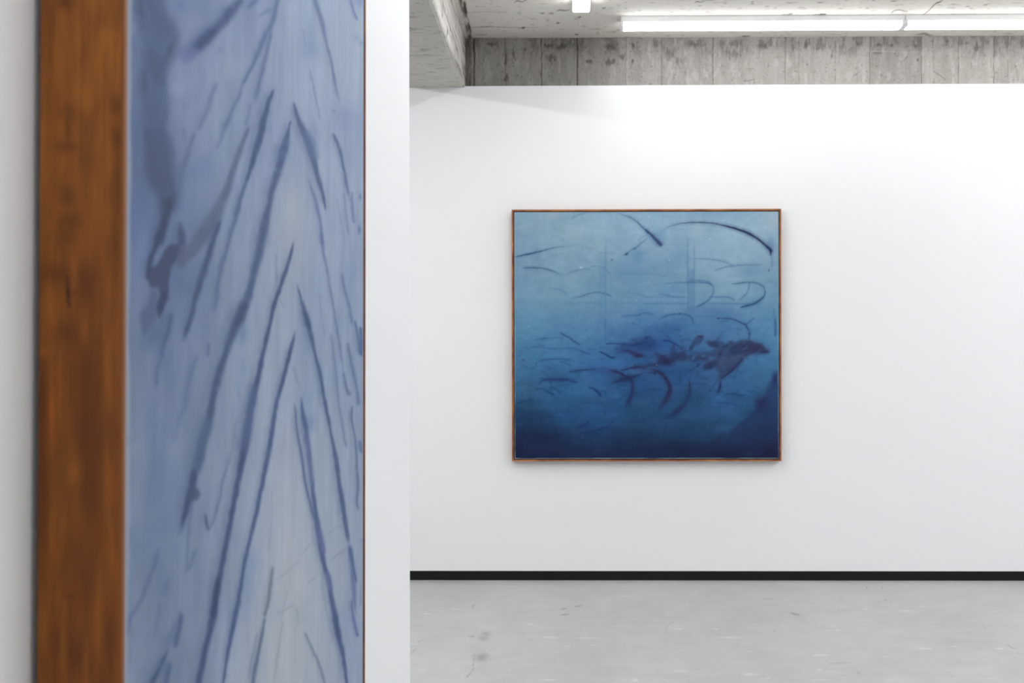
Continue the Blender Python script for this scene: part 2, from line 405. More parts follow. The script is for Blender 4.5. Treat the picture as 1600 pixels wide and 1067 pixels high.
def concrete_ceiling():
    p = Paint(560, -260, 1640, 75, 1.3)
    X, Y = p.XX, p.YY
    p.A[:] = hx('a5a29c')
    p.A += (0.05*fbm(X*0.012, Y*0.05, 6, 4))[..., None] + (0.035*fbm(X*0.08, Y*0.5, 10, 4))[..., None]
    n2 = fbm(X*0.09, Y*0.5, 33, 3)
    p.mix(0.45*np.clip((n2-0.2)*12, 0, 1), '6b6762')
    p.stroke([(716, -40, 9), (722, 5, 7), (727, 25, 6), (731, 45, 6), (735, 62, 5)], '4b4641', .75, 4, grain=1.6)
    p.stroke([(721, -40, 3), (727, 10, 3), (731, 30, 3), (735, 50, 3)], '2f2b27', .7, 1.5, grain=1.8)
    T = (640, 0, 4.444)
    dk = '45413d'
    def sq(T, x, y, w, h=8, op=.8, s=4):
        p.stroke([(x-w/2, y+h*.5, s), (x-w/5, y-h*.3, s*1.6), (x+w/6, y+h*.2, s*1.4), (x+w/2, y-h*.5, s)], dk, op, 1.0, T, grain=.6)
    sq(T, 765, 10, 80, 16); sq(T, 1065, 72, 90, 8); sq(T, 925, 93, 18, 4); sq(T, 985, 93, 30, 4); sq(T, 1030, 160, 16, 4, .8, 7)
    sq(T, 790, 193, 14, 8, .9, 7); sq(T, 1182, 118, 14, 3, .8, 5); sq(T, 1158, 240, 20, 3, .6, 6); sq(T, 1350, 57, 18, 4, .6, 5)
    p.stroke([(430, 190, 5), (550, 186, 6), (680, 190, 4), (790, 190, 3), (900, 190, 3)], dk, .5, 1, T, grain=.8)
    p.stroke([(400, 85, 3), (560, 82, 4), (680, 82, 3)], dk, .3, 1.2, T, grain=.8)
    p.stroke([(430, 265, 6), (700, 268, 5), (1000, 268, 5), (1600, 262, 4)], '37332f', .6, 1.2, T, grain=.8)
    T = (1000, 0, 5.333)
    sq(T, 497, 17, 75, 10); sq(T, 500, 48, 30, 5, .5); sq(T, 937, 16, 22, 5); sq(T, 935, 32, 20, 4); sq(T, 1060, 54, 40, 4, .5); sq(T, 1222, 121, 90, 8, .6); sq(T, 1255, 115, 30, 8, .8, 6)
    sq(T, 1500, 22, 60, 8, .6); sq(T, 1495, 122, 110, 10, .7); sq(T, 1525, 118, 50, 8, .9, 7); sq(T, 880, 302, 70, 4, .9, 5)
    T = (1300, 0, 5.333)
    p.stroke([(497, 103, 6), (520, 90, 8), (560, 82, 8), (600, 92, 10), (630, 96, 5)], dk, .85, 1, T, grain=.5)
    p.stroke([(740, 138, 4), (765, 118, 5), (795, 98, 6), (830, 62, 6), (870, 26, 10), (905, 14, 8), (935, -20, 8), (1010, -90, 8)], dk, .85, 1, T, grain=.4)
    sq(T, 75, 72, 45, 3, .5); sq(T, 350, 5, 20, 12, .6); sq(T, 515, 10, 50, 5, .6); sq(T, 1130, 54, 40, 6, .6); sq(T, 1280, 40, 30, 8, .8)
    p.stroke([(700, 290, 8), (770, 282, 20), (830, 300, 12), (870, 305, 8), (1010, 318, 7)], '57534e', .6, 2, T, grain=.5)
    return p
def concrete_beam():
    # underside and right face share one raster in the wall's own metres
    p = Paint(-10, 0, 130, 700, 2)     # x: cm across (0-60 underside, 60-100 face), y: cm along the beam
    X, Y = p.XX, p.YY
    p.A[:] = hx('b6b3ae')
    p.A[:, X[0] < 61] = hx('c0bdb6')  # underside lightened in the colour, where the lamps leave it too dim
    p.A += (0.05*fbm(X*0.03, Y*0.05, 6, 4))[..., None] + (0.05*fbm(X*0.12, Y*0.7, 12, 4))[..., None]
    f = X > 62
    n = fbm(X*0.5, Y*0.05, 18, 4)
    p.mix(np.where(f, 0.5*np.clip((n-0.1)*10, 0, 1), 0), '4b4742')
    p.mix(np.where(f, 0.6*np.clip((-n-0.03)*8, 0, 1), 0), 'd8d6d0')
    n = fbm(X*0.15, Y*0.9, 22, 3)
    p.mix(np.where(~f, 0.35*np.clip((n-0.15)*10, 0, 1), 0), '6d6963')
    rs = np.random.RandomState(5)
    for i in range(420):
        x = 63+rs.rand()*26; y = rs.rand()*690; l = 1.5+rs.rand()*7
        p.stroke([(x, y, .4), (x+l*.5, y+rs.randn()*.6, .4+rs.rand()*1.2), (x+l, y, .3)], '3c3834' if rs.rand() < .7 else 'e6e4de', .35+.5*rs.rand(), .5, grain=1)
    for i in range(160):
        x = 3+rs.rand()*30; y = rs.rand()*690
        p.stroke([(x, y, .4), (x+1+rs.rand()*5, y+rs.randn()*.4, .8)], '77736c', .5, .7, grain=1)
    p.stroke([(62.2, y, 1.0) for y in range(0, 700, 35)], '6d6963', .5, 1.2, grain=1.5)
    for j in (72, 81): p.stroke([(j, 0, .5), (j+.6, 200, .5), (j, 450, .7), (j+.5, 700, .6)], '3f3b37', .6, .6, grain=1.2)
    return p

# ------------------------------------------------------------------ paint: floor
def floor_paint():
    p = Paint(560, 890, 1680, 1240, 1.25)
    X, Y = p.XX, p.YY
    p.A[:] = hx('b8b8b8')
    p.A += (0.05*fbm(X*0.010, Y*0.028, 103, 4))[..., None] + (0.04*fbm(X*0.035, Y*0.09, 107, 4))[..., None]
    d = (Y-600)
    u = (X-895)/d*3; v = 3000/d*3
    p.A += (0.03*fbm(u*2.2, v*5, 3, 5))[..., None]
    p.A += (0.014*fbm(u*5, v*40, 8, 4))[..., None]
    warm = fbm(u*1.1+4, v*2, 14, 3)[..., None]
    p.A += warm*np.array([0.016, 0.004, -0.012])
    n = fbm(u*9, v*60, 61, 2)
    p.mix(0.5*np.clip((n-0.36)*14, 0, 1), 'dedddb')
    n = fbm(u*10, v*50, 71, 3)
    p.mix(0.3*np.clip((n-0.26)*12, 0, 1), '8f8d8a')
    T = (640, 900, 3.333)
    dk = '8d8b87'
    p.blob(398, 300, 24, 12, dk, .7, T); p.blob(385, 325, 24, 14, dk, .65, T); p.blob(372, 425, 32, 22, dk, .8, T); p.blob(395, 412, 16, 10, dk, .4, T)
    p.stroke([(335, 405, 3), (332, 450, 3), (325, 495, 3), (295, 528, 4)], '77746f', .8, 1, T, grain=.9)
    p.stroke([(338, 145, 4), (325, 165, 4)], '77746f', .7, 1, T); p.stroke([(312, 315, 3), (335, 314, 4)], '6a6762', .8, 1, T)
    p.stroke([(62, 335, 3), (40, 345, 3)], '77746f', .6, 1, T); p.stroke([(35, 378, 3), (10, 402, 3)], '77746f', .6, 1, T)
    for x, y, w_ in [(805, 170, 34), (880, 157, 42), (812, 200, 55)]: p.stroke([(x-w_/2, y+3, 4), (x, y, 8), (x+w_/2, y-3, 3)], dk, .7, 1, T)
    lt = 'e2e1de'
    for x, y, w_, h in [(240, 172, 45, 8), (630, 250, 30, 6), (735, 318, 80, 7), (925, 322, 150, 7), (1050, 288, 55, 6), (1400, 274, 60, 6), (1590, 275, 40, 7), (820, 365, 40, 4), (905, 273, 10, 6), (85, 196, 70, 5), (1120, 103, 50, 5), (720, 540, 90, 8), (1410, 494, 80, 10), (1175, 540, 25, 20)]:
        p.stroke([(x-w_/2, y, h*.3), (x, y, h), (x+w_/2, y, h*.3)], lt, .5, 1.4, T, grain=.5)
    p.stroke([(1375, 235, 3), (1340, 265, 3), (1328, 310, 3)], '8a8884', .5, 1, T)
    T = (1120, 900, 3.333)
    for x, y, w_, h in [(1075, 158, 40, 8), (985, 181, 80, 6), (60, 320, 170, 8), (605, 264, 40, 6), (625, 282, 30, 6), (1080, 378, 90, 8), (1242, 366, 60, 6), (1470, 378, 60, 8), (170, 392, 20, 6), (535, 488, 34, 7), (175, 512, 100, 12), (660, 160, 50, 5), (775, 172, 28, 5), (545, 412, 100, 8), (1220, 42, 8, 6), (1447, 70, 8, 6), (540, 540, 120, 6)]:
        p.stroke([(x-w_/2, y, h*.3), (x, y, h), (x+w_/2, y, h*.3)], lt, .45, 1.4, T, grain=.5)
    p.stroke([(385, 192, 8), (405, 198, 11), (430, 202, 6)], dk, .8, 1, T); p.stroke([(235, 117, 5), (295, 119, 5)], dk, .6, 1, T)
    p.stroke([(730, 497, 5), (742, 507, 6)], dk, .7, 1, T); p.stroke([(1510, 355, 3), (1535, 372, 4), (1558, 380, 3)], dk, .7, 1, T); p.stroke([(1388, 255, 3), (1402, 278, 3)], dk, .6, 1, T)
    for x, y in [(877, 124), (301, 286), (403, 541), (782, 60), (860, 60), (1553, 427)]: p.stroke([(x, y, 5)], '4a4845', .9, .8, T)
    p.stroke([(580, 456, 3), (640, 452, 5), (700, 450, 3)], dk, .5, 1.2, T)
    return p

# ------------------------------------------------------------------ paint: the two canvases
def near_canvas():
    p = Paint(150, -60, 600, 1130, 1.5)
    xs = [205, 250, 300, 350, 400, 450, 500, 550]
    ys = [0, 100, 200, 300, 400, 500, 600, 700, 800, 900, 1000, 1067]
    p.base(xs, ys, [
        '62759a 60708f 7281a4 7483a5 7787a8 8a99b3 8fa0b8 94a2b8',
        '66799b 6f7fa0 7c8aa8 8290ab 7f8eaa 8b99b2 94a1b7 95a2b5',
        '5f7094 65759a 7886a4 8090a9 7887a7 8392ad 8f9cb4 8796b0',
        '5c6c8f 586a8c 6d7da0 7b8aa6 7d8ca8 8897ae 8e9cb2 8c9ab2',
        '65749a 5f7093 6c7c9c 76869f 8290aa 95a1b1 8c9bb0 8796ae',
        '68778f 5f6f8f 6b7b9b 74839d 8896ab 8c99ad 8292ab 8594ad',
        '707f98 6b7a98 71809b 7c8ba3 8b98ac 8796ab 8393ab 8392ab',
        '74839a 6c7c9a 74839d 8390a6 8d9aaf 949fb2 92a0b1 8795ab',
        '71819a 6d7d9a 72829c 7a8ba2 909db2 9ba5b2 909eb0 8a99ae',
        '6c7d95 6a7a96 72829a 7b8ba2 929fb1 9fa8b2 97a3b1 8b9aae',
        '7b8aa0 6f7f99 73839b 8494ab 99a4b1 a1aab4 98a5b3 8898ae',
        '7d8ca2 69798f 6e7d98 8b9ab0 9ba6b1 a2aab5 98a4b2 8896ad'])
    X, Y = p.XX, p.YY
    z = 700/np.maximum(895-X, 200)              # brushing gets finer with distance
    u = z*14
    p.A += (0.065*fbm(u*1.6+Y*0.004, Y*0.007, 3, 4))[..., None]
    p.A += (0.036*fbm(u*5, Y*0.010, 8, 3))[..., None]*np.array([1.0, 1.0, .8])
    p.A += (0.014*fbm(X*0.5, Y*0.012, 28, 3))[..., None]
    p.rough(1.3, 0.16, 0.07, 0.30); p.softk = 1.7; p.fade0 = 0.04; p.shift = 0.4; p.core = 0.55; p.opk = 1.18; p.softk = 1.3; p.colk = 0.92
    p.A += (0.03*fbm(u*0.7, Y*0.02, 12, 4))[..., None]*np.array([1.1, .9, .6])
    p.A += (0.016*fbm(u*3, Y*0.06, 17, 3))[..., None]
    A1 = (190, 0, 5.335); A2 = (380, 0, 5.335); A3 = (190, 180, 5.335); A4 = (380, 180, 5.335); A5 = (190, 360, 5.335); A6 = (380, 360, 5.335)
    A7 = (190, 540, 5.335); A8 = (380, 540, 5.335); A9 = (190, 700, 5.335); A10 = (380, 700, 5.335); A11 = (190, 867, 5.335); A12 = (380, 867, 5.335)
    B, P, S = p.blob, p.poly, p.stroke
    # soft fields
    B(570, 410, 90, 110, '6a80a3', .45, A2); B(560, 250, 40, 130, '748aa9', .5, A2)
    B(860, 980, 90, 110, '7485ab', .55, A2); B(590, 180, 60, 160, '6f80a6', .5, A4); B(870, 330, 60, 260, '7d8cab', .5, A4)
    B(400, 780, 80, 200, '9fa8b3', .75, A4); B(250, 760, 60, 120, '6b7d9e', .4, A3); B(680, 430, 110, 110, '63759e', .45, A3)
    B(510, 420, 120, 160, '556c8c', .6, A5); B(600, 850, 120, 80, '6b7d9b', .3, A3)
    B(880, 420, 60, 200, '7787a8', .5, A6); B(520, 900, 60, 160, '7385a8', .5, A6); B(620, 480, 50, 300, '8091ad', .4, A6)
    B(1010, 850, 40, 110, '5a7499', .6, A5); B(520, 450, 60, 110, '7486aa', .45, A8); B(560, 640, 50, 90, '6a7ba5', .6, A8)
    B(40, 1000, 40, 150, '8894ae', .4, A4); B(250, 900, 90, 100, '4c6487', .55, A5); B(120, 620, 60, 400, '6e7ea0', .3, A5)
    B(30, 250, 60, 260, '7386a6', .6, A12); B(70, 60, 50, 100, '7c8cb0', .6, A12); B(110, 900, 60, 160, '8494ae', .4, A12)
    B(850, 580, 110, 130, '8391b2', .5, A12); B(930, 950, 60, 160, '8593b2', .45, A12)
    B(480, 240, 80, 120, 'a8adb9', .5, A12); B(420, 740, 120, 200, 'a3acb6', .35, A12)
    B(120, 240, 60, 120, '7484a6', .5, A1); B(110, 220, 16, 60, '8090b2', .8, A1)
    B(920, 560, 80, 110, '8a9ab0', .5, A1); B(470, 740, 70, 60, '8291ae', .6, A1); B(560, 200, 130, 120, '7a8aa9', .5, A1)
    B(940, 250, 90, 190, '8495ae', .4, A1); B(400, 560, 60, 100, '7785ab', .5, A1)
    # the dark curtain at the left
    S([(222, -60, 34), (236, 20, 40), (254, 62, 44), (244, 100, 36), (238, 130, 34), (244, 165, 34), (242, 200, 32), (248, 240, 38), (252, 270, 38), (262, 300, 30), (262, 330, 26)], '4b5a7a', .95, 5, grain=.4)
    S([(232, 10, 14), (240, 60, 16), (236, 90, 18), (244, 115, 18), (240, 160, 18), (244, 200, 20), (246, 250, 26), (258, 290, 18)], '465070', .55, 5, grain=.6)
    P([(165, -60), (170, 60), (190, 200), (170, 330), (200, 600), (215, 700), (190, 850), (180, 1067), (345, 1067), (365, 880), (385, 700), (345, 520), (385, 400), (445, 300), (430, 200), (395, 140), (330, 60), (290, -60)], '53658a', .72, 2.4, A1, 3, .12)
    P([(190, -60), (215, 60), (260, 200), (330, 330), (420, 290), (410, 190), (370, 120), (300, 60), (270, -60)], '4a5775', .5, 3, A1, 3, .12)
    P([(200, 400), (215, 520), (250, 640), (300, 720), (380, 710), (345, 600), (330, 480), (260, 400)], '454f6e', .5, 4, A1, 2, .12)
    P([(215, 830), (190, 1000), (230, 1150), (330, 1150), (330, 960), (290, 850)], '4a5478', .4, 4, A1, 3)
    P([(190, 130), (230, 300), (200, 400), (215, 520), (300, 650), (370, 730), (440, 740), (390, 600), (355, 480), (400, 440), (425, 330), (430, 230), (400, 150), (330, 80), (260, 60)], '4c5b7b', .55, 3, A3, 3, .12)
    P([(230, 290), (215, 440), (250, 570), (350, 700), (385, 660), (370, 580), (320, 480), (300, 340)], '434f6c', .55, 4, A3, 2)
    B(500, 500, 130, 60, '5a6b8d', .3, A3)
    S([(390, 700, 60), (385, 780, 62), (360, 880, 66), (335, 980, 66), (310, 1067, 64)], '3d4b68', .88, 3, A3)
    S([(330, 0, 62), (300, 90, 50), (260, 190, 40), (235, 270, 44), (225, 380, 40)], '3c4c6d', .88, 2.4, A5)
    S([(490, 900, 30), (500, 1000, 48), (500, 1067, 56)], '4a587a', .7, 3, A3); S([(495, 0, 50), (500, 120, 60), (490, 250, 60)], '4a587a', .65, 3, A5)
    P([(380, 125), (470, 110), (470, 200), (440, 270), (405, 350), (395, 470), (375, 590), (345, 660), (312, 745), (293, 650), (318, 520), (300, 480), (235, 470), (200, 390), (215, 320), (290, 290), (340, 200)], '3d4762', .9, 1.6, A5, 2, .15)
    P([(340, 500), (375, 510), (370, 600), (310, 745), (295, 640)], '303f5f', .6, 1.4, A5)
    P([(250, 485), (300, 500), (305, 620), (290, 740), (200, 880), (165, 860), (155, 720), (200, 620)], '4b5a79', .75, 2.2, A5, 2, .15)
    P([(300, 760), (340, 700), (430, 680), (430, 760), (380, 900), (300, 950), (240, 920), (230, 800)], '526684', .6, 3.5, A5)
    P([(440, 300), (510, 318), (560, 260), (620, 210), (690, 100), (770, -20), (640, -20), (600, 70), (540, 130), (500, 140)], '535f7a', .8, 2.0, A5, 1)
    S([(420, 690, 30), (385, 850, 34), (350, 960, 30), (335, 1060, 24)], '4f6186', .7, 2.4, A5, (0, 0))
    S([(340, 0, 34), (330, 90, 26), (300, 200, 30), (290, 300, 30), (290, 380, 14)], '566890', .55, 3, A7, (0, .4))
    B(290, 310, 14, 30, '4b5d83', .6, A7)
    B(370, 150, 60, 130, '5b6f93', .5, A7)
    # broad strokes
    S([(390, 196, 5), (381, 217, 7), (372, 243, 9), (363, 268, 9), (356, 293, 12), (345, 318, 15), (335, 340, 20), (320, 362, 22), (308, 378, 22)], '5b6b89', .78, 1.8, grain=.3)
    S([(1010, -20, 36), (960, 40, 62), (900, 110, 82), (850, 170, 80), (800, 220, 78), (750, 275, 88), (690, 335, 96), (630, 390, 92), (570, 440, 100)], '50618a', .82, 2.6, A1, (0, .12))
    S([(760, 260, 60), (690, 330, 70), (640, 380, 60)], '3f527b', .7, 4, A1)
    S([(900, 90, 50), (870, 140, 50)], '485a83', .5, 4, A1)
    P([(460, 430), (480, 380), (560, 370), (640, 420), (620, 480), (560, 540), (500, 530), (465, 480)], '5f6f97', .6, 2.2, A1)
    B(550, 450, 50, 40, '5a6792', .5, A1); B(815, 415, 14, 20, '6378a0', .6, A1); B(520, 890, 16, 50, '64769d', .5, A1)
    B(440, 60, 60, 30, '6578a3', .6, A1); B(500, 50, 30, 26, '5a6c9b', .5, A1)
    S([(415, -20, 5), (400, 0, 5), (390, 12, 4)], '5f70a0', .7, 1.5)
    S([(800, 690, 26), (750, 800, 30), (720, 900, 36), (670, 1010, 38), (640, 1080, 34)], '65769a', .55, 2.4, A1)
    S([(610, 130, 28), (570, 270, 36), (540, 360, 44), (500, 460, 56), (480, 540, 60), (440, 660, 30)], '5c6c90', .58, 2.6, A3, (0, .15))
    S([(520, 120, 20), (525, 200, 20)], '65759b', .5, 2, A3)
    # left fan of lines
    S([(290, -20, 26), (270, 70, 30), (255, 150, 34), (215, 250, 46)], '5c7097', .7, 1.6, A2)
    S([(200, 250, 38), (160, 350, 36), (120, 450, 34), (80, 540, 26), (30, 640, 22), (0, 700, 22)], '5a6d96', .68, 1.6, A2)
    S([(1010, 690, 14), (985, 790, 28), (940, 870, 30), (890, 990, 28), (840, 1070, 28)], '64759c', .62, 1.8, A1)
    S([(915, 10, 28), (850, 130, 30), (830, 200, 22), (790, 290, 16)], '66779d', .5, 2, A3)
    S([(235, 260, 26), (215, 350, 32), (190, 470, 32), (160, 590, 30), (135, 690, 28), (115, 790, 30), (95, 870, 20)], '5c6e98', .62, 1.8, A2, (0, .2))
    S([(60, 860, 16), (45, 960, 16), (20, 1050, 18)], '6678a0', .5, 1.8, A2)
    B(230, 80, 30, 14, '6378a1', .6, A2); S([(130, 135, 8), (180, 105, 12), (235, 85, 12)], '6378a1', .55, 1.4, A2)
    S([(80, 20, 24), (50, 60, 14)], '64779f', .6, 2, A2)
    S([(428, 138, 4), (420, 160, 6.5), (411, 190, 9.5), (408, 208, 9.5), (400, 235, 8.5), (390, 268, 5.5), (384, 285, 4)], '475a82', .9, 1.3)
    S([(384, 285, 4), (377, 308, 5), (370, 335, 6), (360, 365, 6), (353, 393, 6), (345, 420, 7), (338, 457, 6), (334, 491, 5)], '5b6d90', .7, 1.5, fade=(0, .15))
    S([(1067, 470, 20), (1020, 610, 24), (975, 730, 30), (940, 850, 26)], '50638a', .5, 1.5, A3)
    S([(345, 340, 5), (338, 360, 7), (330, 386, 8.5), (319, 422, 10.5), (310, 450, 9), (304, 472, 7), (297, 499, 8), (286, 534, 7)], '47597c', .85, 1.5, fade=(.08, .06))
    S([(454, 188, 2), (449, 212, 7), (443, 236, 11)], '52648c', .92, 1.1); S([(443, 232, 10), (440, 245, 10.5), (436, 262, 10)], '4c5d86', .9, 1.4)
    S([(436, 262, 12), (429, 285, 10), (424, 300, 9), (421, 318, 8), (415, 343, 11), (409, 372, 12), (404, 398, 12), (397, 425, 11), (391, 448, 10), (386, 470, 13)], '4f6187', .86, 2.0)
    B(330, 330, 60, 60, '5d6f9a', .4, A4); B(170, 980, 40, 80, '47597a', .5, A4)
    S([(388, 462, 13), (377, 490, 15), (368, 508, 14), (359, 531, 11), (353, 552, 9), (344, 577, 11), (334, 615, 10), (329, 645, 10), (319, 682, 12), (311, 716, 13), (305, 740, 11)], '4b5d80', .9, 1.8)
    S([(380, 480, 14), (371, 503, 12)], '3f4f70', .5, 3)
    S([(326, 655, 14), (313, 700, 16), (304, 738, 14)], '5a6f92', .45, 4)
    S([(304, 735, 9), (300, 760, 11), (293, 786, 10), (287, 812, 7), (280, 838, 7)], '44557a', .9, 1.6, fade=(0, .3))
    P([(600, 320), (640, 340), (658, 382), (635, 430), (600, 440), (560, 460), (550, 380)], '43526f', .85, 1.4, A9)
    S([(590, 440, 24), (570, 600, 18), (555, 800, 16), (545, 980, 18), (540, 1050, 8)], '5d6f95', .5, 1.8, A9)
    S([(620, 830, 14), (590, 930, 26), (555, 1020, 16)], '5f7197', .45, 1.8, A9)
    S([(697, 550, 12), (708, 610, 24), (722, 685, 14)], '4f5d78', .88, 1.3, A9)
    S([(722, 685, 12), (765, 610, 16), (795, 500, 18), (820, 400, 14), (850, 250, 14), (890, 100, 14), (905, 0, 12)], '5f7090', .55, 1.5, A9, (0, .3))
    S([(900, 1000, 10), (930, 800, 12), (960, 600, 8)], '6b7b98', .35, 1.6, A7)
    S([(310, 551, 6), (300, 577, 7), (293, 606, 6), (289, 634, 6), (278, 662, 6), (272, 700, 7)], '61739a', .5, 2, fade=(.1, .3))
    S([(325, 538, 3), (325, 557, 2)], '53668f', .7, 1)
    S([(810, 540, 26), (790, 600, 18), (775, 660, 16)], '5f7195', .5, 2, A5)
    # long thin left-leaning lines
    S([(459, 374, 1.6), (455, 394, 4), (446, 425, 5.4), (436, 454, 5), (427, 482, 6), (421, 510, 5), (414, 538, 6), (406, 577, 7), (397, 615, 9), (389, 652, 10), (384, 686, 11), (379, 716, 9), (374, 740, 8.5), (364, 794, 7.5), (355, 841, 7.5), (346, 887, 8), (340, 918, 9.5), (331, 972, 10), (321, 1013, 9), (310, 1067, 9), (300, 1110, 9)], '46577e', .9, 1.3)
    S([(382, 690, 8), (376, 735, 8)], '3f4f78', .5, 1.6); S([(342, 905, 7), (333, 960, 8)], '384866', .5, 1.6)
    S([(395, 600, 14), (388, 660, 16), (380, 700, 16)], '5d6f98', .4, 4)
    S([(462, 512, 1.2), (455, 543, 5), (444, 587, 5.4), (434, 621, 5.4), (427, 662, 6.4), (421, 699, 6.4), (412, 745, 6), (402, 794, 5.4), (391, 841, 5.4), (381, 885, 5), (374, 929, 6.4), (362, 989, 6.4), (355, 1026, 4.5), (349, 1066, 3.4), (345, 1110, 3)], '4b5e86', .86, 1.2)
    S([(455, 543, 4), (438, 610, 5)], '3e4f74', .4, 1.4)
    S([(426, 884, 3), (422, 915, 5), (418, 945, 5), (414, 964, 4)], '72808f', .8, 1.3); S([(414, 964, 4), (408, 998, 4), (401, 1032, 5.4), (395, 1066, 5.4), (388, 1110, 5)], '61738f', .8, 1.3)
    S([(120, 640, 10), (80, 830, 12), (40, 1050, 12)], '74869f', .55, 1.6, A12)
    S([(330, 540, 6), (290, 830, 8), (255, 1060, 8)], '8493a6', .5, 1.5, A12)
    S([(375, 290, 5), (350, 400, 6), (310, 560, 6)], '8c99ab', .4, 1.5, A12)
    S([(476, 986, 2), (485, 1008, 3.4), (496, 1032, 3.4), (506, 1064, 3.4), (515, 1100, 3)], '74849c', .75, 1.2)
    S([(464, 950, 2), (466, 975, 2)], '8d9aac', .4, 1.2)
    # right fan
    S([(459, 158, 2), (463, 178, 5.4), (470, 197, 8), (481, 221, 10), (489, 247, 8.6), (496, 276, 7), (504, 304, 5), (509, 330, 3)], '4f6189', .84, 1.4)
    S([(478, 205, 9), (487, 225, 12), (494, 250, 9)], '6578a0', .45, 3)
    S([(492, -20, 5), (492, 0, 6), (500, 24, 6), (506, 49, 5), (513, 79, 3.4), (519, 105, 3.4), (526, 142, 3.4), (533, 165, 2)], '62749b', .7, 1.4, fade=(0, .2))
    S([(547, -10, 3), (551, 12, 3), (558, 32, 2.6)], '667aa6', .7, 1.2); B(980, 10, 60, 60, '7280aa', .7, A2); B(940, 310, 30, 40, '7687ac', .5, A2); B(985, 360, 20, 20, '7083aa', .6, A2)
    S([(555, 580, 12), (590, 740, 10), (620, 880, 8), (640, 1000, 8)], '7183a6', .6, 1.3, A2)
    S([(500, 250, 8), (515, 380, 6)], '7688a6', .4, 1.4, A2)
    S([(745, 925, 6), (770, 928, 5)], '6a7a98', .6, 1, A2)
    S([(520, 208, 3), (530, 232, 5), (536, 259, 3.6), (541, 285, 3), (545, 305, 2)], '566991', .82, 1.2)
    S([(538, 300, 2), (540, 330, 2.2), (545, 367, 3)], '7485a8', .6, 1.2)
    S([(479, 270, 2), (487, 295, 3), (492, 311, 4.5), (500, 345, 4.5), (503, 379, 4.5), (511, 422, 3), (517, 457, 3), (526, 510, 3), (532, 547, 3), (540, 600, 2)], '6778a2', .7, 1.3, fade=(.1, .1))
    S([(504, 365, 3), (505, 380, 3)], '5b6c9c', .6, 1)
    S([(550, 300, 2), (550, 315, 3), (553, 350, 3)], '6c7eaa', .7, 1.2); B(975, 680, 12, 26, '5a6d95', .8, A4); B(968, 955, 12, 34, '4e6590', .85, A4)
    S([(860, 560, 8), (885, 690, 8), (900, 720, 6)], '7081a6', .6, 1.2, A4)
    S([(780, 680, 5), (810, 860, 6), (850, 1067, 7)], '7c8caa', .45, 1.3, A4)
    S([(462, 440, 2), (470, 466, 3), (474, 478, 5), (479, 497, 7.5), (487, 529, 6), (493, 556, 4.5), (500, 583, 5.4), (509, 634, 4.6), (519, 686, 4.6), (525, 718, 6), (530, 756, 6), (539, 812, 5.6), (546, 855, 5.4)], '4c5f86', .86, 1.2)
    S([(478, 490, 5), (483, 510, 6)], '3f527a', .6, 1.3)
    S([(546, 850, 5), (551, 885, 8), (554, 930, 6), (556, 965, 3)], '6575a2', .7, 1.6, fade=(0, .2))
    S([(546, 855, 4), (552, 885, 3), (557, 910, 2)], '4e6088', .7, 1)
    S([(534, 425, 3), (539, 455, 4), (546, 480, 4), (550, 508, 3)], '6678a0', .65, 1.2)
    S([(470, 617, 2), (472, 640, 4.4), (476, 660, 7), (481, 699, 6.4), (487, 748, 5.4), (492, 790, 5.4), (497, 825, 7), (502, 860, 7.5), (507, 885, 6), (513, 904, 7), (518, 935, 6), (524, 965, 8), (530, 1000, 7.5), (535, 1020, 6), (542, 1066, 4.4), (550, 1105, 4)], '4b5d88', .86, 1.3)
    S([(500, 830, 7), (505, 860, 7)], '6572a3', .6, 1.6); S([(511, 895, 5), (515, 920, 6)], '6775a2', .6, 1.5); S([(524, 965, 5), (529, 995, 6)], '40557a', .6, 1.4)
    S([(460, 628, 2), (464, 671, 3.4), (472, 718, 4.4), (477, 752, 4), (483, 781, 4), (492, 812, 3.4), (498, 835, 4)], '566990', .78, 1.2)
    S([(470, 655, 4), (480, 700, 9), (488, 760, 8)], '7283a8', .4, 3)
    S([(516, 520, 2), (520, 545, 2.6), (524, 577, 3.4), (530, 634, 3.4), (539, 686, 3), (541, 700, 2)], '6c7da0', .6, 1.3)
    S([(537, 580, 2), (541, 604, 3.4), (546, 617, 5)], '5c6e94', .75, 1.2)
    S([(544, 535, 3), (546, 550, 4.5), (552, 581, 5), (557, 605, 4), (561, 634, 5)], '62749a', .65, 1.5)
    S([(554, 500, 3), (559, 525, 4), (564, 553, 5)], '5b6f98', .75, 1.2); S([(563, 510, 3), (565, 535, 5), (565, 555, 5)], '50658f', .8, 1.2)
    S([(550, 632, 2), (549, 652, 3), (553, 675, 2.4), (556, 700, 3), (558, 740, 3.4), (559, 765, 4), (558, 780, 3.4), (560, 800, 2)], '5a6d90', .7, 1.2)
    S([(562, 690, 4), (565, 704, 6)], '5b7096', .75, 1.3)
    S([(549, 936, 2.4), (551, 960, 4), (555, 980, 3.4), (559, 994, 4)], '5f70a0', .75, 1.2)
    S([(564, 840, 2), (568, 880, 2), (563, 950, 3)], '7a89ac', .5, 1.4)
    S([(700, 330, 6), (740, 620, 7), (765, 800, 7)], '7b8ba8', .5, 1.3, A6); S([(270, 180, 5), (275, 340, 10), (280, 480, 6)], '6f81a0', .5, 1.6, A6)
    S([(295, 560, 5), (345, 640, 6)], '7a8a9f', .45, 1.3, A6); S([(640, 520, 6), (650, 680, 8), (680, 900, 6)], '7888a8', .45, 1.4, A6)
    S([(740, 870, 6), (765, 1040, 8)], '74839f', .5, 1.3, A6)
    S([(415, 1010, 4), (455, 1010, 4)], '74849c', .0, 1.3, A8)
    S([(420, 180, 14), (460, 330, 10)], '7285a5', .4, 1.6, A8)
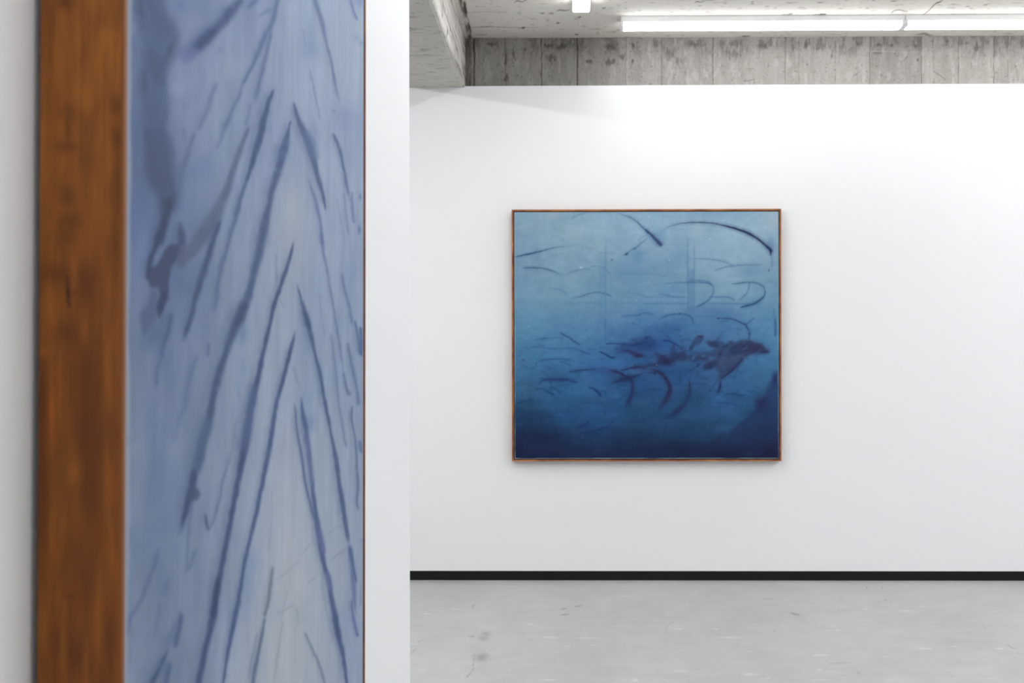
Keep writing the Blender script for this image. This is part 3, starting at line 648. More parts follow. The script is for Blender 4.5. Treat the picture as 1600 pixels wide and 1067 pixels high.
    S([(700, 720, 5), (780, 660, 6), (830, 640, 5)], '8191a6', .5, 1.3, A10); S([(480, 900, 8), (560, 800, 8), (640, 760, 6)], '8b99aa', .4, 1.6, A10)
    S([(720, 955, 6), (800, 880, 9), (860, 840, 8)], '8090a5', .5, 1.5, A10); S([(240, 330, 8), (235, 600, 10), (210, 860, 10)], '8c99ae', .5, 1.6, A10)
    S([(270, 500, 8), (380, 440, 8), (430, 400, 6)], '8f9caa', .5, 1.4, A12); S([(280, 210, 8), (400, 110, 8), (480, 40, 6)], '8d9aa9', .4, 1.5, A12)
    S([(540, 240, 8), (600, 190, 6)], '8d99aa', .5, 1.3, A12); S([(640, 200, 8), (680, 400, 8), (720, 600, 8), (790, 780, 10), (830, 900, 8)], '8090a8', .5, 1.6, A12)
    # bottom left marks
    S([(500, 480, 16), (490, 540, 40), (475, 620, 34), (458, 700, 40), (450, 770, 20)], '54658b', .8, 1.8, A11)
    S([(450, 560, 20), (400, 700, 40), (380, 790, 36)], '60729a', .5, 3, A11)
    S([(385, 790, 14), (340, 890, 30), (300, 980, 36), (250, 1067, 46), (225, 1120, 46)], '48597a', .82, 1.8, A11)
    S([(400, 905, 26), (385, 990, 28), (368, 1080, 28)], '51628a', .78, 1.6, A11)
    B(340, 930, 60, 60, '52688a', .4, A11); B(200, 1000, 50, 90, '66779a', .4, A11)
    S([(300, -20, 34), (270, 100, 30), (215, 240, 34), (165, 370, 28), (110, 470, 22), (70, 530, 28), (50, 600, 34), (45, 680, 20)], '5f6f94', .62, 2, A11)
    B(50, 560, 16, 60, '4e5f88', .5, A11)
    B(370, 260, 16, 26, '56688f', .6, A11); S([(390, 200, 20), (370, 320, 40)], '5f7097', .4, 3, A11)
    S([(320, 400, 26), (295, 560, 24), (270, 700, 14)], '64759a', .45, 2, A11); B(200, 985, 1, 1, '64759a', .0)
    S([(196, 682, 4), (200, 690, 5), (194, 697, 4)], '4d5f8b', .8, 1.6)
    S([(70, 660, 20), (70, 790, 20)], '63749a', .35, 2, A9); S([(310, 840, 20), (270, 1000, 24)], '60719a', .45, 2.4, A9); B(460, 870, 30, 90, '62749a', .35, A9)
    B(240, 600, 40, 200, '65769b', .3, A7); B(520, 470, 26, 80, '5f7398', .45, A7); B(480, 620, 40, 60, '64769a', .35, A7); B(980, 430, 12, 40, '65789a', .5, A7)
    B(1020, 200, 36, 120, '6f83a6', .5, A7); B(970, 330, 26, 70, '7286a8', .4, A7)
    return p

def back_canvas():
    p = Paint(790, 320, 1232, 730, 2.2)
    p.base([803, 870, 940, 1010, 1080, 1150, 1218], [332, 380, 425, 470, 505, 550, 590, 630, 670, 716], [
        '8aa9be 8fadc0 8fafc5 90b1c9 8dafc9 94b4ca a3bccb',
        '86a4bd 8cabc0 8fafc4 8cacc5 8fafc8 97b4c8 8eaec6',
        '7597b5 7fa2b9 7ca0b9 7299b9 83a6be 8cacc4 7ea2bc',
        '6d95b3 749db6 6f98b5 6c97b8 6d96b5 79a0ba 6f98b6',
        '6291b1 5c8aae 5682a9 4d7aa5 4d7aa4 527fa8 5a8cb0',
        '4f83a6 45759f 40729f 31598a 38628f 44739e 4a7fa6',
        '3d6c92 386c98 366494 2e5587 305787 38638f 3d6f97',
        '2f5c82 2f5f8a 30608c 2c5682 2c5580 325f8c 315f8b',
        '203a60 25446f 284c78 26496f 284f79 2a527d 2a4d78',
        '1f2849 202a4c 1f2c52 1f2e54 1e2a4a 1e2746 211f40'])
    X, Y = p.XX, p.YY
    p.A += (0.05*fbm(X*0.03, Y*0.05, 3, 4))[..., None]*np.array([.9, 1, 1])
    p.A += (0.028*fbm(X*0.05, Y*0.22, 7, 4))[..., None]
    p.A += (0.018*fbm(X*0.22, Y*0.05, 11, 3))[..., None]
    p.A += (0.03*fbm(X*0.045+9, Y*0.045, 19, 2))[..., None]*np.array([1, .4, .1])
    p.A += (0.04*fbm(X*0.09, Y*0.16, 119, 3))[..., None]
    p.A += (0.022*fbm(X*0.4, Y*0.4, 129, 3))[..., None]
    p.rough(0.45, 0.15, 0.15, 0.32); p.softk = 1.5; p.opk = .95; p.core = 0.35; p.softk = 1.2
    B, P, S = p.blob, p.poly, p.stroke
    Q1 = (790, 320, 5.335); Q2 = (1010, 320, 5.335); Q3 = (790, 500, 4.64); Q4 = (1010, 500, 4.64)
    Z = (780, 310, 2.4804)
    R5 = (930, 500, 7.62); R6 = (1060, 480, 6.67)
    # washes
    B(400, 80, 50, 40, 'a5b5c2', .5, Q1); B(570, 250, 70, 80, '9db4c3', .55, Q1); B(790, 270, 60, 100, '9ab4c6', .4, Q1); B(290, 290, 60, 60, '95afc2', .4, Q1)
    B(560, 640, 60, 90, '8aa8bb', .4, Q1); B(1100, 430, 50, 60, '5d8ab2', .6, Q1); B(1030, 560, 120, 120, '658fb4', .4, Q1); B(420, 980, 80, 60, '5480a6', .5, Q1)
    B(260, 430, 30, 120, '6c92b2', .4, Q1); B(820, 480, 60, 40, '7297b4', .5, Q1); B(1040, 180, 60, 80, '94b2c9', .5, Q1)
    B(430, 200, 60, 90, 'a3bccb', .6, Q2); B(1060, 130, 60, 70, 'a9bccb', .6, Q2); B(540, 70, 260, 30, '7fa3c0', .5, Q2); B(500, 350, 200, 60, '94b1c8', .5, Q2)
    B(90, 260, 80, 60, '6c96bc', .6, Q2); B(280, 430, 70, 90, '7199b8', .6, Q2); B(1030, 330, 40, 60, '6789ad', .7, Q2); B(880, 560, 120, 50, '6b97b8', .5, Q2)
    B(640, 570, 80, 60, '8aaec2', .4, Q2); B(240, 700, 90, 40, '5f8db4', .5, Q2); B(620, 720, 60, 40, '88abc0', .5, Q2); B(930, 350, 90, 60, '95b2c4', .5, Q2)
    B(600, 900, 200, 60, '456f9c', .5, Q2); B(200, 1040, 160, 60, '2f5c92', .5, Q2); B(900, 820, 60, 40, '5580a5', .5, Q2)
    B(380, 500, 12, 1, '8aaec2', .0, Q2)
    B(220, 60, 120, 50, '5c8bb0', .4, Q3); B(120, 250, 60, 70, '3d6a92', .5, Q3); B(400, 250, 90, 40, '4d80aa', .5, Q3); B(600, 90, 90, 60, '5d90b0', .5, Q3)
    B(320, 340, 60, 50, '2f5f90', .4, Q3); B(820, 300, 120, 40, '36689a', .4, Q3); B(520, 500, 90, 50, '386c95', .5, Q3); B(200, 600, 160, 40, '2a5379', .5, Q3)
    B(430, 710, 90, 60, '2a5f92', .5, Q3); B(640, 700, 120, 60, '2c5c90', .5, Q3); B(250, 850, 200, 60, '1b2748', .6, Q3); B(200, 700, 150, 60, '1f3358', .5, Q3)
    B(900, 870, 160, 80, '22345c', .5, Q3); B(960, 640, 100, 30, '264b6c', .5, Q3)
    B(80, 180, 90, 60, '285498', .55, Q4); B(60, 470, 90, 60, '2f5c8c', .5, Q4); B(560, 580, 110, 60, '37689a', .5, Q4); B(640, 440, 110, 60, '38689a', .4, Q4)
    B(800, 400, 110, 110, '3f739c', .4, Q4); B(590, 660, 90, 30, '3a6c9c', .4, Q4); B(350, 640, 110, 60, '2b5480', .4, Q4); B(300, 820, 200, 60, '24426f', .4, Q4)
    B(200, 930, 260, 60, '1c2848', .5, Q4); B(900, 60, 40, 120, '5d90b2', .4, Q4)
    B(560, 60, 120, 60, '456f9a', .4, Q4); B(330, 60, 60, 60, '4f81a8', .4, Q4)
    # drawn arcs on the upper half
    S([(70, 437, 4), (120, 426, 6), (190, 410, 10), (260, 395, 8), (330, 376, 5), (420, 355, 4), (520, 345, 3), (620, 338, 2)], '2f4e73', .9, .7, Q1, (0, .45))
    S([(130, 524, 3), (195, 523, 6), (290, 527, 5), (350, 538, 6), (400, 555, 4), (450, 577, 3), (490, 578, 3)], '34577c', .85, .7, Q1, (.05, .3))
    S([(510, 574, 3), (570, 555, 4), (620, 542, 4), (710, 530, 4)], '4c7396', .6, .8, Q1); S([(700, 515, 3), (790, 514, 4), (835, 535, 4), (875, 590, 4)], '4c7499', .6, .8, Q1)
    S([(370, 697, 3), (430, 702, 4), (490, 728, 4), (525, 760, 3)], '5179a0', .55, .8, Q1)
    S([(550, 776, 4), (640, 762, 5), (700, 738, 5), (770, 730, 4), (830, 740, 6), (888, 768, 4)], '3c6088', .75, .7, Q1)
    S([(540, 125, 3), (590, 92, 4), (640, 73, 5), (700, 64, 4), (800, 60, 3), (900, 66, 3)], '5b7d9f', .6, .8, Q1)
    S([(900, 66, 3), (980, 82, 4), (1050, 110, 6), (1110, 155, 10), (1150, 195, 15), (1190, 235, 18)], '4a678e', .75, .8, Q1, (.2, 0))
    S([(-5, 205, 10), (30, 240, 17), (70, 280, 22), (100, 312, 26), (118, 332, 22)], '32446e', .9, .9, Q2); B(115, 325, 26, 20, '3a4c78', .4, Q2)
    S([(1180, 280, 4), (1130, 322, 5), (1085, 358, 6), (1040, 382, 4), (1005, 412, 8), (985, 418, 4)], '45648c', .65, .8, Q1, grain=.8); B(1008, 411, 12, 9, '2f4666', .8, Q1); B(1075, 365, 14, 10, '446488', .6, Q1)
    S([(-70, 290, 4), (0, 255, 4), (60, 240, 3)], '55789f', .35, .8, Q2)
    S([(90, 232, 4), (140, 208, 5), (200, 180, 6), (260, 160, 8), (340, 150, 9), (430, 146, 11), (520, 150, 11), (600, 162, 12), (690, 183, 13), (780, 210, 16), (860, 242, 18), (930, 285, 15), (990, 335, 16), (1020, 360, 22), (1042, 385, 24)], '2c3c64', .6, .9, Q2, (.35, 0))
    S([(600, 162, 9), (690, 183, 12), (780, 210, 14), (860, 242, 16), (930, 287, 13), (990, 335, 14), (1030, 375, 22), (1035, 400, 16), (1035, 420, 6)], '232f55', .75, .9, Q2, (.15, 0))
    S([(1040, 415, 6), (1046, 460, 6), (1045, 520, 5)], '5c80a4', .6, .9, Q2); B(1022, 546, 6, 9, '3d5c80', .8, Q2)
    B(885, 460, 7, 9, '3c6088', .8, Q1); B(628, 522, 9, 7, 'c3d3dc', .9, Q1); B(530, 282, 8, 6, 'bccfdc', .7, Q2); B(192, 460, 6, 5, 'bccfdc', .8, Q2); B(22, 95, 10, 8, 'b4cbdc', .7, Q2); B(1088, 795, 7, 6, 'a8c3d3', .7, Q1); B(190, 672, 7, 5, 'a8c3d3', .6, Q2)
    # ruled ghosts
    S([(835, 250, 3), (832, 600, 5), (840, 1067, 6)], '4d7aa2', .45, .8, Q1, (.2, 0)); P([(775, 520), (832, 520), (842, 1100), (775, 1100)], '5b86ab', .3, 1.2, Q1)
    S([(724, 0, 5), (726, 90, 6), (724, 160, 4)], '3c6892', .45, .8, Q3); S([(680, 0, 4), (685, 150, 4)], '4a78a0', .35, .8, Q3)
    S([(342, 230, 3), (343, 560, 6), (345, 760, 5), (345, 900, 4)], '4f789e', .5, .8, Q2); S([(398, 300, 3), (398, 560, 6), (400, 700, 6), (398, 900, 5)], '4f789f', .45, .8, Q2)
    P([(345, 540), (398, 540), (400, 920), (345, 920)], '5580a8', .45, 1.0, Q2); S([(300, 100, 4), (300, 350, 4)], '4a6f98', .4, .8, Q4)
    S([(300, 822, 5), (700, 820, 7), (1200, 818, 6)], '5581a6', .35, 1.1, Q1, (.3, 0)); S([(-20, 822, 8), (300, 822, 8), (345, 822, 5)], '46739b', .5, .9, Q2); S([(500, 822, 6), (700, 823, 8), (930, 824, 7)], '47729b', .6, .9, Q2)
    S([(-20, 768, 6), (330, 770, 7)], '4f7ca3', .4, .9, Q2); S([(400, 770, 8), (600, 772, 4)], '8fb0c4', .3, 1, Q1)
    S([(960, 740, 3), (1060, 736, 4), (1140, 755, 4), (1190, 775, 3)], '4d779e', .5, .8, Q1); S([(960, 932, 5), (1040, 925, 6), (1110, 917, 12), (1140, 905, 8), (1200, 900, 5)], '3b628e', .6, .9, Q1)
    S([(940, 578, 6), (1050, 575, 8), (1174, 574, 8)], '5a86ad', .5, 1, Q1); S([(0, 575, 9), (90, 578, 9), (160, 600, 5)], '5d87ab', .5, 1, Q2); S([(380, 418, 6), (520, 400, 6)], '6d93b1', .35, 1, Q1); S([(780, 400, 6), (900, 402, 5)], '6a90b0', .4, 1, Q1)
    S([(-5, 905, 7), (40, 912, 6), (60, 918, 3)], '3b628e', .6, .8, Q2); S([(250, 740, 5), (350, 735, 5)], '7fa3b8', .0, 1, Q1)
    # loops on the right
    S([(130, 662, 4), (200, 652, 5), (300, 648, 5), (400, 646, 6), (480, 648, 6), (530, 660, 8), (553, 680, 5), (558, 720, 4), (540, 770, 5), (510, 800, 8), (460, 832, 11), (420, 850, 6), (395, 865, 5)], '3b618a', .75, .8, Q2, (.2, .1))
    S([(350, 632, 4), (450, 632, 5), (510, 640, 6), (548, 662, 5)], '3b618a', .55, .7, Q2)
    S([(715, 660, 5), (780, 652, 6), (840, 646, 5), (900, 648, 5), (950, 665, 5), (980, 695, 5), (988, 730, 6), (978, 765, 8), (940, 802, 8), (880, 828, 8), (830, 842, 9), (783, 856, 9)], '34587f', .8, .7, Q2)
    S([(880, 640, 5), (950, 662, 6), (985, 690, 4)], '4d749b', .5, .7, Q2); S([(860, 640, 7), (855, 690, 5), (830, 745, 6), (780, 790, 6)], '416992', .6, .8, Q2)
    S([(978, 765, 6), (900, 822, 8), (800, 852, 10)], '233f66', .5, .7, Q2)
    S([(340, 450, 7), (450, 450, 7), (560, 457, 7), (650, 476, 7), (700, 495, 6), (735, 510, 4)], '5f84a8', .6, .9, Q2, (.2, 0)); S([(575, 548, 5), (640, 522, 7), (700, 512, 9), (850, 500, 7), (980, 498, 5)], '56799e', .6, .9, Q2)
    S([(100, 742, 6), (170, 752, 8), (230, 768, 7), (320, 770, 6)], '4a719a', .55, .9, Q2); S([(520, 766, 5), (600, 770, 7), (670, 768, 8), (710, 780, 7), (735, 795, 5)], '446b94', .7, .8, Q2)
    S([(105, 955, 5), (180, 922, 7), (240, 912, 7), (300, 910, 7), (350, 922, 7), (380, 950, 7), (392, 1000, 5)], '31557f', .75, .8, Q2); B(277, 908, 5, 8, '233f60', .8, Q2)
    S([(395, 930, 4), (580, 930, 5)], '3f6a96', .5, .8, Q2)
    S([(590, 945, 6), (690, 948, 8), (740, 960, 8), (790, 985, 10), (825, 1000, 14), (845, 1030, 12), (858, 1070, 12), (860, 1130, 9)], '2f4b75', .8, .8, Q2); S([(825, 1000, 9), (860, 975, 6), (895, 945, 5)], '34557f', .7, .8, Q2); S([(620, 980, 6), (680, 962, 6)], '3a608a', .6, .8, Q2); B(598, 947, 7, 7, '1f3858', .8, Q2)
    S([(1060, 860, 12), (1070, 1067, 12)], '4b7ca4', .5, 1, Q2); S([(935, -10, 6), (937, 50, 10), (933, 118, 9)], '2c5580', .7, .8, Q4)
    # marks on the left
    S([(205, 150, 4), (240, 138, 5), (340, 132, 5), (420, 132, 4)], '36608c', .65, .8, Q3); S([(395, 92, 5), (430, 112, 7), (470, 135, 9), (505, 160, 7), (540, 180, 6)], '274871', .8, .8, Q3)
    S([(185, 192, 5), (260, 198, 4), (330, 208, 4), (420, 205, 4), (500, 208, 5), (560, 232, 8), (615, 250, 9)], '2d5585', .7, .8, Q3); S([(590, 208, 5), (660, 212, 5)], '2f5888', .6, .8, Q3); S([(685, 230, 7), (725, 250, 9), (770, 272, 11), (795, 266, 5)], '1e3a66', .85, .8, Q3)
    S([(245, 295, 5), (300, 288, 5), (400, 280, 5), (460, 285, 4)], '2b4f7b', .7, .8, Q3); S([(385, 300, 3), (430, 310, 5), (480, 332, 5)], '2b4f7b', .5, .8, Q3); B(130, 290, 6, 6, '1e3a5c', .8, Q3); B(223, 318, 6, 6, '1c3558', .8, Q3)
    S([(235, 465, 4), (280, 435, 10), (340, 430, 20), (400, 432, 22), (440, 432, 18), (480, 444, 10), (525, 452, 4)], '27386a', .8, 1.1, Q3); S([(250, 420, 4), (320, 440, 8), (330, 470, 5)], '24406f', .6, .9, Q3)
    S([(215, 500, 5), (260, 498, 6), (300, 518, 8), (348, 544, 8)], '204472', .75, .9, Q3); S([(320, 482, 5), (365, 500, 7), (400, 535, 5)], '23487a', .6, .9, Q3); S([(310, 520, 6), (350, 540, 6)], '1f3f6b', .6, .9, Q3)
    S([(85, 605, 8), (140, 590, 14), (200, 576, 6)], '1c3e60', .6, 1.4, Q3)
    S([(605, 484, 5), (645, 502, 9), (675, 525, 10), (692, 555, 5)], '1f3e70', .8, 1, Q3); S([(700, 508, 4), (730, 530, 4)], '24477a', .5, .8, Q3)
    S([(520, 775, 10), (570, 765, 18), (605, 735, 12)], '233c74', .7, 1.6, Q3); S([(545, 818, 5), (600, 816, 12), (660, 800, 12), (740, 770, 10), (785, 730, 5)], '20366c', .65, 1.4, Q3); B(720, 660, 5, 40, '24406c', .6, Q3)
    S([(460, 740, 6), (490, 725, 10), (520, 700, 6)], '24447a', .4, 1.5, Q3); B(580, 602, 30, 6, '24466f', .5, Q3)
    S([(730, 172, 7), (800, 170, 6), (870, 178, 8), (940, 182, 14), (980, 172, 12), (1030, 158, 8)], '22406f', .85, .9, Q3)
    # middle turbulence
    P([(200, 360), (330, 300), (480, 240), (620, 200), (740, 240), (700, 330), (560, 380), (420, 380), (300, 400)], '2a3f72', .6, 3.0, R5, 3, .12)
    P([(280, 360), (400, 355), (470, 380), (540, 400), (590, 430), (520, 450), (440, 425), (390, 385)], '332a58', .65, 1.4, R5, 1)
    B(520, 428, 60, 18, '2a2648', .6, R5); B(640, 300, 110, 70, '243f74', .5, R5)
    P([(690, 380), (780, 410), (860, 440), (900, 400), (930, 310), (960, 320), (940, 420), (1067, 370), (1100, 480), (960, 500), (860, 540), (760, 545), (640, 560), (700, 500), (770, 480)], '2b3056', .66, 2.4, R5, 4, .2)
    B(830, 490, 70, 45, '251f45', .7, R5); B(640, 540, 60, 20, '243a60', .6, R5); B(730, 535, 9, 7, '9fc4d0', .9, R5); B(730, 552, 16, 8, '121a30', .5, R5)
    S([(600, 215, 9), (640, 205, 8), (665, 205, 5)], '1f3868', .8, .8, R5); S([(790, 240, 8), (870, 248, 14), (930, 270, 20), (970, 295, 22), (1010, 318, 10)], '1f3a72', .85, .9, R5); S([(845, 185, 6), (865, 198, 16), (885, 208, 5)], '2a4470', .8, .8, R5)
    S([(930, 110, 6), (1000, 120, 14), (1025, 135, 4)], '33507c', .5, 1, R5); S([(900, 385, 20), (925, 340, 22), (935, 300, 18)], '3b3768', .6, 1.2, R5)
    S([(-900, 590, 6), (-600, 600, 8)], '2b3460', .0, 1, R5)
    S([(445, 378, 5), (500, 368, 6), (580, 360, 8), (660, 353, 8), (730, 352, 9), (780, 366, 18), (820, 380, 18), (860, 402, 14)], '2a2f5e', .85, .9, Q3, (.1, 0))
    S([(620, 360, 4), (700, 372, 8), (760, 384, 6)], '2a4470', .5, 1, Q3)
    S([(400, 590, 10), (520, 570, 26), (600, 575, 20)], '3a2a55', .0, 1, R5)
    S([(310, 598, 10), (400, 580, 20), (480, 568, 30), (560, 568, 28), (600, 580, 12)], '2b2a55', .85, 1, R5)
    S([(160, 600, 12), (220, 612, 28), (300, 635, 28), (350, 665, 26), (400, 690, 40), (440, 740, 36), (445, 830, 38), (430, 900, 48), (400, 970, 50), (370, 1030, 30), (350, 1067, 14)], '2a2f5c', .8, 1.2, R5, (.05, .25))
    S([(440, 700, 12), (452, 800, 10)], '3a3a72', .5, 1, R5)
    S([(190, 765, 6), (250, 735, 14), (320, 710, 30), (400, 688, 40), (470, 672, 28), (530, 650, 18), (580, 625, 12), (640, 630, 10), (720, 640, 8)], '24315c', .85, 1.1, R5); S([(270, 770, 6), (350, 775, 10), (390, 765, 5)], '24446f', .6, 1, R5)
    S([(610, 578, 16), (680, 585, 30), (740, 612, 36), (800, 650, 30), (840, 700, 34), (875, 760, 44), (890, 830, 50), (865, 910, 56), (820, 980, 56), (780, 1040, 54), (740, 1090, 40)], '2a2c50', .8, 1.3, R5, (.1, .3))
    S([(250, 960, 8), (300, 930, 18), (350, 900, 14), (390, 880, 6)], '24446f', .6, 1.3, R5); S([(600, 860, 8), (700, 820, 10), (800, 825, 8)], '244a78', .6, 1.2, R5)
    S([(0, 845, 8), (40, 870, 14), (65, 910, 8)], '1f3c70', .8, 1, R5)
    B(1015, 715, 26, 30, '22325c', .85, R5); S([(1000, 630, 20), (1030, 700, 10)], '24406a', .4, 2, R5)
    P([(380, 570), (560, 590), (700, 650), (560, 650), (440, 640)], '4a7ca0', .35, 2, R5)
    # the long body
    P([(270, 355), (330, 348), (380, 345), (440, 290), (460, 260), (450, 300), (410, 345), (490, 382), (560, 378), (660, 350), (710, 335), (760, 365), (850, 380), (900, 420), (950, 462), (900, 478), (820, 490), (760, 500), (720, 518), (650, 570), (590, 620), (520, 690), (470, 725), (430, 770), (395, 770), (430, 690), (390, 650), (380, 610), (320, 640), (270, 650), (250, 620), (300, 585), (370, 560), (290, 570), (200, 560), (100, 560), (-20, 560), (-20, 500), (120, 490), (230, 480), (330, 465), (400, 440), (320, 400)], '323c60', .68, 2.0, R6, 4, .3)
    P([(500, 390), (660, 350), (720, 340), (780, 370), (880, 400), (940, 462), (860, 480), (720, 500), (600, 500), (480, 520), (520, 460)], '2f3654', .55, 2.2, R6, 3, .3)
    B(800, 430, 120, 40, '35284e', .5, R6); B(900, 464, 50, 12, '2a2246', .6, R6); B(340, 375, 50, 18, '333250', .6, R6)
    P([(260, 610), (320, 580), (400, 550), (470, 570), (400, 600), (330, 650), (270, 655)], '233057', .8, 1.4, R6)
    B(430, 470, 60, 20, '3f4a72', .5, R6); B(520, 560, 70, 40, '434a70', .5, R6); S([(450, 530, 10), (600, 520, 12), (690, 480, 8)], '4d5f72', .5, 1.5, R6)
    S([(660, 545, 26), (590, 625, 30), (520, 690, 20), (450, 740, 14)], '28284f', .7, 1.2, R6); B(395, 680, 16, 26, '3f6a92', .8, R6); B(350, 700, 24, 40, '3a5f88', .5, R6)
    S([(440, 775, 12), (430, 840, 20), (408, 890, 10)], '1e2c58', .9, .9, R6); S([(400, 770, 6), (360, 830, 5), (310, 890, 4)], '26406c', .6, .8, R6)
    S([(100, 665, 6), (150, 645, 10), (200, 610, 20), (220, 585, 12)], '22315e', .8, .9, R6)
    P([(200, 290), (260, 300), (265, 330), (225, 380), (195, 412), (205, 360), (240, 320), (190, 380), (120, 470), (110, 430), (150, 350)], '2f4068', .7, .9, R6); B(235, 305, 30, 14, '38305a', .6, R6)
    S([(80, 430, 6), (20, 500, 20), (-20, 520, 20)], '2f2f60', .5, 1.4, R6)
    S([(530, 725, 6), (600, 722, 6)], '264a78', .6, .8, R6); S([(620, 660, 5), (680, 700, 6)], '2a4c78', .6, .9, R6); S([(640, 560, 10), (620, 640, 8), (600, 700, 6)], '2a4470', .5, .9, R6)
    S([(820, 500, 12), (805, 580, 8)], '2f5a88', .5, 1, R6); S([(600, 260, 8), (640, 290, 6)], '3a5f88', .4, 1, R6)
    S([(70, 690, 20), (110, 760, 22), (120, 840, 26), (105, 930, 34), (60, 1010, 44), (0, 1070, 50), (-70, 1130, 56), (-120, 1160, 40)], '26305a', .75, 1.4, R6, (.2, .25))
    S([(130, 795, 8), (300, 800, 10)], '244672', .5, 1.2, R6)
    S([(480, 905, 5), (560, 905, 12), (620, 912, 16), (680, 922, 8)], '203f6c', .85, .9, R6); S([(700, 880, 8), (800, 882, 8), (870, 888, 5)], '26507f', .6, .9, R6); S([(400, 990, 6), (500, 995, 8), (570, 1005, 9), (620, 1030, 5)], '24487a', .7, .9, R6)
    # dry strands dragged through the turbulence
    rs = np.random.RandomState(12)
    spine = np.array([(1008, 572), (1030, 562), (1060, 556), (1090, 560), (1115, 548), (1140, 545), (1165, 543), (1190, 548)], float)
    for i in range(95):
        q = rs.rand()*(len(spine)-1); j = int(q); b0 = spine[j]+(spine[j+1]-spine[j])*(q-j)
        sp = 5+11*np.sin(q/7*math.pi)
        x = b0[0]+rs.randn()*7; y = b0[1]+rs.randn()*sp*0.8
        a = math.radians(-18+rs.randn()*26) if y < b0[1]+6 else math.radians(-42+rs.randn()*20)
        ln = 5+rs.rand()*16; bend = rs.randn()*3; wdt = .6+rs.rand()*2.0
        dx, dy = math.cos(a)*ln/2, math.sin(a)*ln/2
        c = ['2a3358', '2d2e52', '262d4a', '3c5a86', '4877a0', '34507c', '2a3a6a'][rs.randint(7)]
        S([(x-dx, y-dy, .5), (x-bend*.3, y+bend, wdt), (x+dx, y+dy, .5)], c, .35+.3*rs.rand(), 1.0, fade=(.3, .3))
    for x, y, rx, ry, c, o in [(1066, 568, 10, 4, '3a6690', .5), (1085, 574, 8, 5, '376289', .5), (1045, 548, 9, 4, '2f5c90', .5), (1104, 582, 5, 6, '3f6e97', .5), (1098, 540, 9, 3, '416f99', .5), (1128, 566, 6, 3, '48607c', .5), (1030, 575, 10, 3, '2f5683', .5), (1062, 536, 10, 4, '3a6a98', .4)]:
        B(x, y, rx, ry, c, o)
    # scattered short touches over the lower half
    for i in range(260):
        x = 806+rs.rand()*408; y = 505+rs.rand()*175
        ln = 3+rs.rand()*14; a = math.radians(rs.randn()*24); wdt = .5+rs.rand()*1.5
        dx, dy = math.cos(a)*ln/2, math.sin(a)*ln/2
        base = p.A[int((y-p.y0)*p.res), int((x-p.x0)*p.res)]
        c = np.clip(base*(0.82 if rs.rand() < .6 else 1.14), 0, 1)
        S([(x-dx, y-dy, .5), (x, y-rs.rand()*2.5, wdt), (x+dx, y+dy, .5)], '%02x%02x%02x' % tuple(int(v*255) for v in c), .6, 1.4, fade=(.3, .3))
    for i in range(60):
        x = 806+rs.rand()*408; y = 560+rs.rand()*110; r = 3+rs.rand()*12
        base = p.A[int((y-p.y0)*p.res), int((x-p.x0)*p.res)]
        c = np.clip(base*(0.86 if rs.rand() < .5 else 1.14), 0, 1)
        B(x, y, r*1.6, r*.6, c, .45)
    # dark flank at the lower right and the bottom
    P([(975, 340), (940, 395), (900, 450), (865, 520), (830, 590), (780, 650), (720, 710), (640, 780), (560, 860), (450, 910), (300, 930), (300, 1080), (1000, 1080), (1000, 340)], '26335e', .62, 2.2, Q4, 2.5, .1)
    B(830, 600, 50, 60, '261f4c', .6, Q4); B(930, 420, 20, 50, '241f4a', .5, Q4); B(880, 780, 100, 120, '24365e', .5, Q4); B(600, 980, 260, 60, '1d2140', .6, Q4); B(740, 970, 60, 10, '24406a', .6, Q4); B(900, 960, 60, 60, '221c3c', .6, Q4)
    S([(560, 830, 30), (480, 900, 50)], '223055', .4, 4, Q4)
    # head and foot darkened in the colour to offset lamp light and sheen
    f = np.interp(Y, [330, 420, 500, 560, 640, 716], [.93, .93, .95, .95, .92, .84])
    p.A *= f[..., None]
    p.A += (0.012*fbm(X*0.9, Y*0.9, 139, 2))[..., None]
    return p

